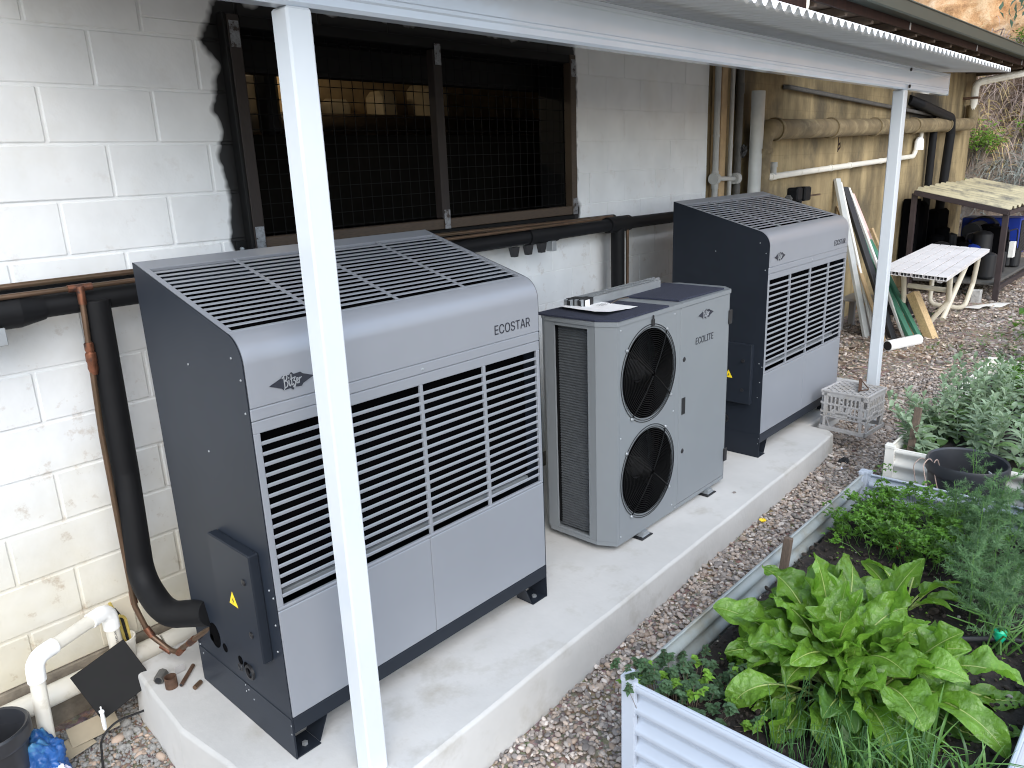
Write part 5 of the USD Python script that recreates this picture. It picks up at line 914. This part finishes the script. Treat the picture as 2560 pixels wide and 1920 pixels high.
# ------------------------------------------------------------------ pipes on and by the ochre wall
def pipe(label, pts, r, m, rad=.1, n=14, cat='pipe', name='wall_pipe', joints=(), jm=None):
    t = thing(name, label, cat); obj('pipe', MB().tube(bend(pts, rad) if len(pts) > 2 else pts, r, n), m, t)
    for a, b in joints: obj('collar', MB().cyl(a, b, r * 1.16, n), jm or m, t)
    return t
t = pipe('grey conduit pipe at the edge of the white wall', [(4.60, -.05, .15), (4.60, -.05, 3.0)], .024, 'grey_pipe', joints=[((4.60, -.05, 2.16), (4.60, -.05, 2.18)), ((4.60, -.05, 1.76), (4.60, -.05, 1.90))])
obj('tap_body', MB().tube([(4.56, -.06, 1.84), (4.92, -.06, 1.83)], .018, 12).cyl((4.90, -.06, 1.83), (4.96, -.06, 1.83), .045, 16).cyl((4.55, -.06, 1.84), (4.60, -.06, 1.84), .045, 16), 'grey_pipe', t)
pipe('second thin grey conduit beside the brown cover strip', [(4.86, -.04, .15), (4.86, -.04, 3.0)], .018, 'grey_pipe', joints=[((4.86, -.04, 2.08), (4.86, -.04, 2.10))])
t = pipe('dark grey lumpy pipe behind the leaning gutter', [(5.0, -.035, .15), (5.0, -.035, 2.52), (4.995, -.035, 3.0)], .032, 'dark_pipe', joints=[((5.0, -.035, 2.50), (5.0, -.035, 2.58))]); obj('tape', crumple((5.03, -.07, 2.05), .05, 5, (.8, .6, 1.1)), 'black_plastic', t, smooth=20)
th_ = np.linspace(-.55 * PI, .55 * PI, 14); gpts = np.array([(math.sin(a) * .085, -math.cos(a) * .06) for a in th_]); mb = MB(); mb.grid(np.stack([np.column_stack([5.18 + gpts[:, 0], -.10 + gpts[:, 1], np.full(14, z)]) for z in (.2, 2.52)], 1)); mb.grid(np.stack([np.column_stack([5.18 + gpts[:, 0] * .97, -.098 + gpts[:, 1] * .97, np.full(14, z)]) for z in (.2, 2.52)], 1)[:, ::-1]); obj('leaning_gutter', mb, 'plank_grey', None, 'length of grey gutter standing upright against the ochre wall', 'gutter', smooth=True)
t = pipe('fat brown stained drain pipe crossing the ochre wall', [(5.27, -.11, .1), (5.27, -.11, 2.215), (12.16, -.11, 2.335), (12.16, -.11, 2.6)], .086, 'clay_pipe', .16, 22, joints=[((5.27, -.11, 2.02), (5.27, -.11, 2.06)), ((5.50, -.11, 2.219), (5.545, -.11, 2.220)), ((6.76, -.11, 2.2405), (6.80, -.11, 2.2413)), ((8.0, -.11, 2.262), (8.04, -.11, 2.263)), ((9.38, -.11, 2.286), (9.42, -.11, 2.287)), ((10.78, -.11, 2.311), (10.82, -.11, 2.312))])
t = pipe('thin white waste pipe sloping across the ochre wall', [(5.52, -.05, .3), (5.52, -.05, 1.70), (5.49, -.05, 1.815), (9.74, -.05, 1.925), (9.82, -.05, 1.99), (9.86, -.05, 2.06), (9.98, -.05, 2.08), (9.99, -.05, 2.24)], .028, 'pvc', .05, 14, joints=[((5.62, -.05, 1.818), (5.72, -.05, 1.821)), ((7.0, -.05, 1.855), (7.04, -.05, 1.856)), ((7.52, -.05, 1.868), (7.58, -.05, 1.869)), ((8.50, -.05, 1.893), (8.56, -.05, 1.895))])
obj('tee_stub', MB().tube([(5.67, -.05, 1.82), (5.66, -.05, 1.94)], .030, 14).cyl((5.66, -.05, 1.90), (5.66, -.05, 1.945), .038, 14), 'grey_pipe', t); obj('trap', MB().tube(bend([(9.83, -.06, 2.0), (9.84, -.06, 2.12), (9.98, -.06, 2.13), (9.985, -.06, 2.0)], .05), .036, 14), 'pvc_white', t)
pipe('thin black pipe sloping over the top of the ochre wall', [(5.87, -.01, 2.59), (5.90, -.05, 2.588), (10.50, -.05, 2.43), (10.55, -.05, 2.30)], .021, 'dark_pipe', .04)
pipe('thick black corrugated hose leaning out of the ochre wall', [(9.52, .0, 2.60), (9.70, -.10, 2.54), (10.85, -.16, 2.40), (10.92, -.16, 2.20), (10.92, -.12, 1.0)], .058, 'black_foam', .08, 16, 'hose')
pipe('straight black pipe dropping behind the lean-to roof', [(10.42, -.08, 2.22), (10.42, -.08, .3)], .048, 'black_foam')
obj('graffiti_mark', MB().prism(unary_union([LineString([(0, .10), (.0, -.06)]).buffer(.010), LineString([(0, .0), (.05, .02), (.06, -.02), (.0, -.05)]).buffer(.010)]), .0015, FRONT(7.31, -.0005, 2.08)), 'fascia_red', None, 'small dark red painted letter mark on the ochre wall', 'painted mark', smooth=False)
vb = thing('valve_cluster', 'black insulated valves with copper stub behind the far unit', 'valve'); 
obj('foam_cover', MB().box((-.06, -.05, -.05), (.05, .05, .06), .012, None, V(5.44, -.36, 1.67)), 'black_foam', vb); obj('foam_cover', MB().box((-.06, -.05, -.05), (.07, .05, .07), .012, None, V(5.60, -.36, 1.66)), 'black_foam', vb); obj('copper_stub', MB().cyl((5.64, -.36, 1.645), (5.99, -.36, 1.645), .008, 10), 'copper', vb); obj('brass_valve', crumple((5.31, -.36, 1.645), .035, 4, (1.3, .8, .8)), 'dark_pipe', vb, smooth=20); obj('support_pipe', MB().tube(bend([(5.52, -.36, 1.62), (5.52, -.36, 1.1), (5.3, -.3, .6), (4.5, -.3, .5)], .1), .03, 12), 'black_foam', vb)

# ------------------------------------------------------------------ planks, timber, stool, table, lean-to
def plank(label, base, top, w, th, m, name='leaning_plank', wdir=(1, -.3, 0)):
    a, b = V(*base), V(*top); T = unit(b - a); Wd = V(*wdir); Wd = unit(Wd - T * (Wd @ T)); Nn = np.cross(T, Wd); R_ = np.column_stack([Wd, Nn, T]); mb = MB().box((-w / 2, -th / 2, 0), (w / 2, th / 2, np.linalg.norm(b - a)), .003, R_, a); return obj(name, mb, m, None, label, 'plank')
g7 = .12
plank('grey aluminium length leaning leftmost against the ochre wall', (7.02, -.55, g7), (7.27, -.03, 1.74), .075, .035, 'plank_grey'); plank('white edged strip leaning just right of the grey length', (7.06, -.62, g7), (7.34, -.04, 1.70), .03, .03, 'plank_white')
plank('black plastic length leaning in the middle of the planks', (7.07, -.80, g7), (7.50, -.03, 1.64), .085, .04, 'black_plastic'); plank('tan timber strip leaning behind the black length', (6.98, -.74, g7), (7.38, -.02, 1.45), .05, .02, 'plank_tan')
plank('thin white strip leaning against the black length', (7.12, -.90, g7), (7.57, -.05, 1.63), .028, .03, 'plank_white'); plank('pale pink board leaning rightmost against the ochre wall', (7.45, -.82, g7), (7.72, -.03, 1.56), .075, .03, 'plank_pink')
plank('left of two green painted boards leaning low behind the post', (7.11, -.97, g7), (7.55, -.25, 1.10), .075, .035, 'plank_green'); plank('right of two green painted boards leaning low behind the post', (7.19, -1.03, g7), (7.60, -.30, 1.08), .06, .035, 'plank_green')
plank('cream strip leaning beside the green boards', (7.33, -.92, g7), (7.65, -.3, 1.2), .03, .03, 'plank_tan')
plank('short thick pale pine offcut with knots leaning on the planks', (7.30, -1.10, g7), (7.42, -.84, .57), .10, .09, 'timber_pine', 'timber_offcut')
pv = thing('pipe_length', 'short white plastic pipe length lying in front of the planks', 'pipe'); A_, B_ = V(6.58, -.89, .175), V(6.98, -1.055, .185); obj('pipe', MB().tube([A_, B_], .052, 20), 'pvc_white', pv); obj('bore', MB().cyl(A_ - unit(B_ - A_) * .001, A_ + unit(B_ - A_) * .0005, .046, 18), 'black_plastic', pv)
st_ = thing('plastic_stool', 'low grey plastic stool behind the leaning planks', 'stool', (7.35, -.35, .14)); obj('top', MB().box((-.20, -.17, .33), (.20, .17, .36), .012), 'crate_grey', st_)
for sx in (-1, 1):
    for sy in (-1, 1): obj('leg', MB().box((sx * .17 - .03, sy * .14 - .03, 0), (sx * .17 + .03, sy * .14 + .03, .329), .008), 'crate_grey', st_)
tb_ = thing('garden_table', 'white slatted plastic garden table with tubular legs by the ochre wall', 'table', (6.39, -1.325, 0), math.radians(4)); UsdGeom.Xformable(tb_).AddRotateXOp().Set(4.2); tb_ = tb_; TX0, TX1, TY0, TY1, TZ = 0.0, 2.40, 0.0, .60, .90
ns_ = 6; ww = (TY1 - TY0) / ns_
for i in range(ns_):
    y0_ = TY0 + i * ww + .0045; mb = MB(); mb.box((TX0, y0_, TZ - .004), (TX1, y0_ + ww - .009, TZ), .0015).box((TX0, y0_, TZ - .035), (TX1, y0_ + ww - .009, TZ - .031), .001)
    for yy_ in np.linspace(y0_ + .001, y0_ + ww - .013, 4): mb.box((TX0, yy_, TZ - .0305), (TX1, yy_ + .003, TZ - .0045), .0005)
    obj('slat', mb, 'table_plastic', tb_)
obj('under_frame', MB().box((TX0 + .05, TY0 + .05, TZ - .065), (TX1 - .05, TY0 + .09, TZ - .036), .003).box((TX0 + .05, TY1 - .09, TZ - .065), (TX1 - .05, TY1 - .05, TZ - .036), .003), 'table_plastic', tb_)
for pts in ([(.75, .10, .84), (1.1, .12, .5), (1.12, .30, .16)], [(.75, .52, .84), (1.0, .52, .5), (1.05, .52, .16)], [(2.25, .08, .84), (2.40, .10, .5), (2.28, .12, .22), (2.28, .48, .22), (2.40, .52, .5), (2.25, .52, .84)], [(1.9, .12, .84), (1.1, .14, .30)], [(1.0, .14, .62), (1.0, .50, .62)]): obj('leg', MB().tube(bend(pts, .08) if len(pts) > 2 else pts, .026, 12), 'table_legs', tb_)
ls_ = thing('lean_to_shed', 'low lean-to with lichen stained yellow corrugated roof and dark steel posts', 'shed'); LX0, LX1 = 9.40, 12.5; pb, pf_ = V(-.21, 1.535), V(-1.25, 1.30)
xs = np.arange(LX0, LX1, .02)
for k, (a_, b_) in enumerate(((LX0, 10.15), (10.17, 10.92), (10.94, 11.69), (11.71, 12.5))):
    xx = np.arange(a_, b_ + .001, .0125); up_ = .020 * np.clip(1.8 * np.sin(xx * 2 * PI / .25), -.6, 1) + .012 * (k % 2); Pp = np.stack([np.column_stack([xx, np.full(len(xx), y_), z_ + up_]) for y_, z_ in (pb, (pb + pf_) / 2, pf_)], 1); mb = MB(); mb.grid(Pp); mb.grid((Pp - [0, 0, .003])[:, ::-1]); obj('roof_sheet', mb, 'shed_sheet', ls_, smooth=40)
obj('edge_rail', MB().add(*(lambda q: (q.v[0], q.f[0]))(MB().box((LX0 - .01, 0, -.075), (LX0 + .03, np.linalg.norm(pf_ - pb), -.018), .003, np.column_stack([(1, 0, 0), unit((0, *(pf_ - pb))), np.cross((1, 0, 0), unit((0, *(pf_ - pb))))]) * [1, 1, -1], V(0, pb[0], pb[1])))), 'shed_steel', ls_)
obj('front_rail', MB().box((LX0 + .032, -1.25, 1.225), (LX1, -1.21, 1.275), .003), 'shed_steel', ls_); obj('rear_rail', MB().box((LX0 + .032, -.24, 1.45), (LX1, -.20, 1.505), .003), 'shed_steel', ls_)
for x_, y_, z_ in ((9.42, -1.21, 1.28), (9.42, -.20, 1.48), (12.3, -1.21, 1.28)): obj('post', MB().box((x_, y_ - .03, .15), (x_ + .055, y_ + .03, z_), .003), 'shed_steel', ls_)
obj('low_rail', MB().box((9.48, -1.235, .335), (12.2, -1.19, .385), .003).box((9.48, -.25, .335), (12.2, -.21, .385), .003), 'shed_steel', ls_)
obj('paper_notice', MB().box((9.20, -.004, 1.05), (9.34, -.0005, 1.32), .0005), 'plank_white', None, 'small pale notice on the ochre wall beside the lean-to', 'notice')
cmp_ = thing('old_condenser', 'blue framed old refrigeration machine under the lean-to', 'machine')
obj('coil_box', MB().box((11.3, -1.06, .55), (11.75, -.34, 1.05), .012), 'blue_paint', cmp_); obj('platform', MB().box((9.5, -1.18, .386), (12.2, -.26, .42), .004), 'dark_pipe', cmp_)
fl = MB()
for i in range(14): fl.box((11.31 + .03 * i, -1.072, .58), (11.325 + .03 * i, -1.061, 1.02), .001)
obj('cooling_fins', fl, 'black_plastic', cmp_)
def capsule(c, r, h): return MB().lathe([(0.001, 0), (r * .8, .01), (r, r * .35), (r, h - r * .4), (r * .75, h - .02), (0.001, h)], c, 22)
for x_, y_, r_, h_, m_ in ((9.75, -1.02, .10, .34, 'black_plastic'), (10.02, -.78, .09, .40, 'blue_paint'), (10.35, -1.02, .085, .30, 'black_plastic'), (10.75, -.9, .10, .36, 'dark_pipe'), (11.05, -1.08, .07, .26, 'black_plastic')): obj('compressor', capsule((x_, y_, .421), r_, h_), m_, cmp_)
obj('receiver', MB().cyl((10.0, -.42, .62), (11.2, -.42, .62), .11, 20), 'black_plastic', cmp_); obj('motor', MB().cyl((10.6, -.62, .92), (11.1, -.62, .92), .11, 22).cyl((11.1, -.62, .92), (11.28, -.62, .92), .07, 18), 'black_plastic', cmp_)
for k in range(7):
    r_ = np.random.default_rng(200 + k); a_ = V(r_.uniform(9.7, 11), r_.uniform(-1.1, -.5), .75); obj('tube', MB().tube(bend([a_, a_ + V(0, 0, .15), a_ + V(.25, -.1, .18), a_ + V(.3, -.1, -.1)], .05), .008, 8), 'black_plastic', cmp_)
obj('switch_box', MB().box((10.40, -1.17, .62), (10.52, -1.11, .82), .004), 'plank_white', cmp_)
rq = np.random.default_rng(321)
for k in range(13):
    c_ = V(rq.uniform(9.6, 11.2), rq.uniform(-1.0, -.35), .421); h_ = rq.uniform(.22, .62); w_ = rq.uniform(.06, .13)
    if k % 3: obj('compressor', capsule(c_, w_, h_), 'black_plastic' if k % 2 else 'black_inside', cmp_)
    else: obj('housing', MB().box(c_ - V(w_, w_, 0), c_ + V(w_ * 1.5, w_, h_), .01), 'black_inside', cmp_)
obj('fan_cowl', MB().lathe([(.20, 0), (.22, .02), (.22, .12), (.14, .16)], (11.22, -.62, .86), 24, 'x'), 'black_plastic', cmp_)
obj('wall_equipment', MB().box((9.62, -.20, .5), (9.75, -.02, 1.40), .01).box((9.95, -.18, .7), (10.25, -.02, 1.35), .06).box((10.5, -.22, .43), (11.1, -.02, 1.2), .04), 'black_inside', None, 'dark control gear fixed to the wall under the lean-to', 'machine')
obj('cardboard_sheet', MB().add(*(lambda a: (a[0], a[1]))(MB().grid(np.stack([np.stack([8.78 + .50 * u_ + .02 * v__, -.985 - .28 * u_ - .20 * v__ , .215 + .02 * np.sin(u_ * 9) * v__ + .004 * u_], -1) for u_ in np.linspace(0, 1, 12) for v__ in [np.linspace(0, 1, 5)]]).reshape(12, 5, 3)).mesh())), 'cardboard', None, 'pale cardboard sheet lying on the ground under the lean-to corner', 'cardboard', smooth=True)
obj('brick_block', MB().box((9.2, -1.10, .19), (9.30, -1.0, .36), .006), 'rubble_grey', None, 'grey block standing under the front of the lean-to', 'block')
obj('dark_crate', MB().box((8.15, -.62, .16), (8.62, -.30, .34), .012).box((8.1, -.9, .16), (8.5, -.66, .19), .004), 'black_plastic', None, 'dark low box on the ground under the garden table', 'box')

# ------------------------------------------------------------------ plants and rocks on the hillside
hr = np.random.default_rng(91)
def hang(label, u0, s0, n, L, mt, seed, spread=(.5, .5), name='dry_grass_clump', w=.012):
    t = thing(name, label, 'grass'); r = np.random.default_rng(seed); mb = MB()
    for k in range(n):
        p = hill_pt(np.array(u0 + r.normal(0, spread[0])), np.array(s0 + r.normal(0, spread[1]))); l = L * r.uniform(.4, 1.1); d = unit(V(-.6 + r.normal(0, .35), r.normal(0, .6), .5)); s_ = unit(np.cross(d, r.normal(0, 1, 3))) * w; rows_ = []
        for q, t_ in enumerate(np.linspace(0, 1, 6)): c = p + d * l * t_ - V(0, 0, 1) * l * 1.1 * t_ ** 2; rows_.append([c - s_ * (1 - .9 * t_), c + s_ * (1 - .9 * t_)])
        mb.grid(np.array(rows_))
    obj('fronds', mb, mt, t, smooth=True); return t
hang('long grey brown dead fronds drooping down the hillside', -.35, 2.6, 420, .9, 'dry_frond', 1, (.5, .5), w=.010); hang('silvery grey dead fern near the foot of the hillside', -.55, 1.5, 330, .7, 'grey_fern', 2, (.35, .35), w=.010)
hang('pale straw grass high on the hillside beside the downpipe', .50, 2.9, 260, .5, 'dry_straw', 3, (.25, .5)); hang('tangled dry brown grass at the upper middle of the hillside', .1, 3.5, 320, .6, 'dry_frond', 4, (.5, .4)); hang('straw coloured litter tuft right of the green shrubs', -.15, 2.3, 200, .45, 'dry_straw', 5, (.3, .3))
def hbush(label, u, s, r, n, mt, seed, mt2=None, **k): p = hill_pt(np.array(float(u)), np.array(float(s))); return bush(label, p + V(-r[0] * .5, 0, r[2] * .3), r, n, mt, seed, mt2=mt2, name='hillside_shrub', **k)
hbush('bright green shrub on the hillside behind the wall end', .30, 1.75, (.42, .50, .42), 640, 'leaf_hill', 11, 'leaf_fresh', ls=(.05, .09)); hbush('yellow green weed on the hillside just above the bright shrub', .55, 2.3, (.25, .35, .2), 260, 'leaf_lime', 12, 'leaf_fresh', ls=(.05, .10)); hbush('small green weed at the right of the hillside', -.62, 2.2, (.3, .3, .3), 260, 'leaf_fresh', 13, 'leaf_hill', ls=(.05, .09)); hbush('green scrub on the upper right of the hillside', -.2, 3.6, (.3, .3, .3), 180, 'leaf_hill', 14, ls=(.04, .08))
hbush('low dark green undergrowth near the hillside foot', .2, 1.0, (.35, .4, .22), 220, 'leaf_hill', 15, ls=(.05, .08))
RK = [('rock_form_%d' % i, pebble(120 + i, .8), ('pebble_5', 'pebble_2', 'pebble_0')[i]) for i in range(3)]
u, v_ = hr.uniform(-1.6, 1.0, 150), hr.uniform(-.3, 1.6, 150); instancer('/World/hill_rocks', RK, np.stack([hill_pt(np.array(a), np.array(b)) for a, b in zip(u, v_)]), hr.integers(0, 3, 150), hr.lognormal(math.log(.035), .4, 150), 15, 'loose pale rocks over the foot of the hillside', tilt=.8)
gt = thing('gum_tree', 'overhanging gum tree branch with blue green leaves at the top right', 'tree'); obj('trunk', MB().tube([(14.6, -2.4, 1.2), (14.5, -2.1, 3.2), (14.4, -1.8, 5.4)], [.14, .11, .08], 12), 'bark', gt)
for k, (a, b) in enumerate((((14.42, -1.85, 5.0), (14.0, -.30, 4.25)), ((14.4, -1.8, 5.3), (13.9, -.15, 4.7)), ((14.45, -1.9, 4.4), (14.1, -.75, 3.75)))):
    a, b = V(*a), V(*b); o = obj('limb', MB().tube([a, (a + b) / 2 + V(0, 0, .15), b], [.035, .02, .008], 8), 'bark', gt); mb = MB()
    for q in range(240):
        c = a + (b - a) * hr.uniform(.45, 1.1) + hr.normal(0, .14, 3); d = unit(V(hr.normal(0, .5), hr.normal(0, .5), -.7)); mb.grid(leaflet(c, d, unit(hr.normal(0, 1, 3)), hr.uniform(.11, .19), .024, .1))
    obj('foliage', mb, 'leaf_gum', o, smooth=True)
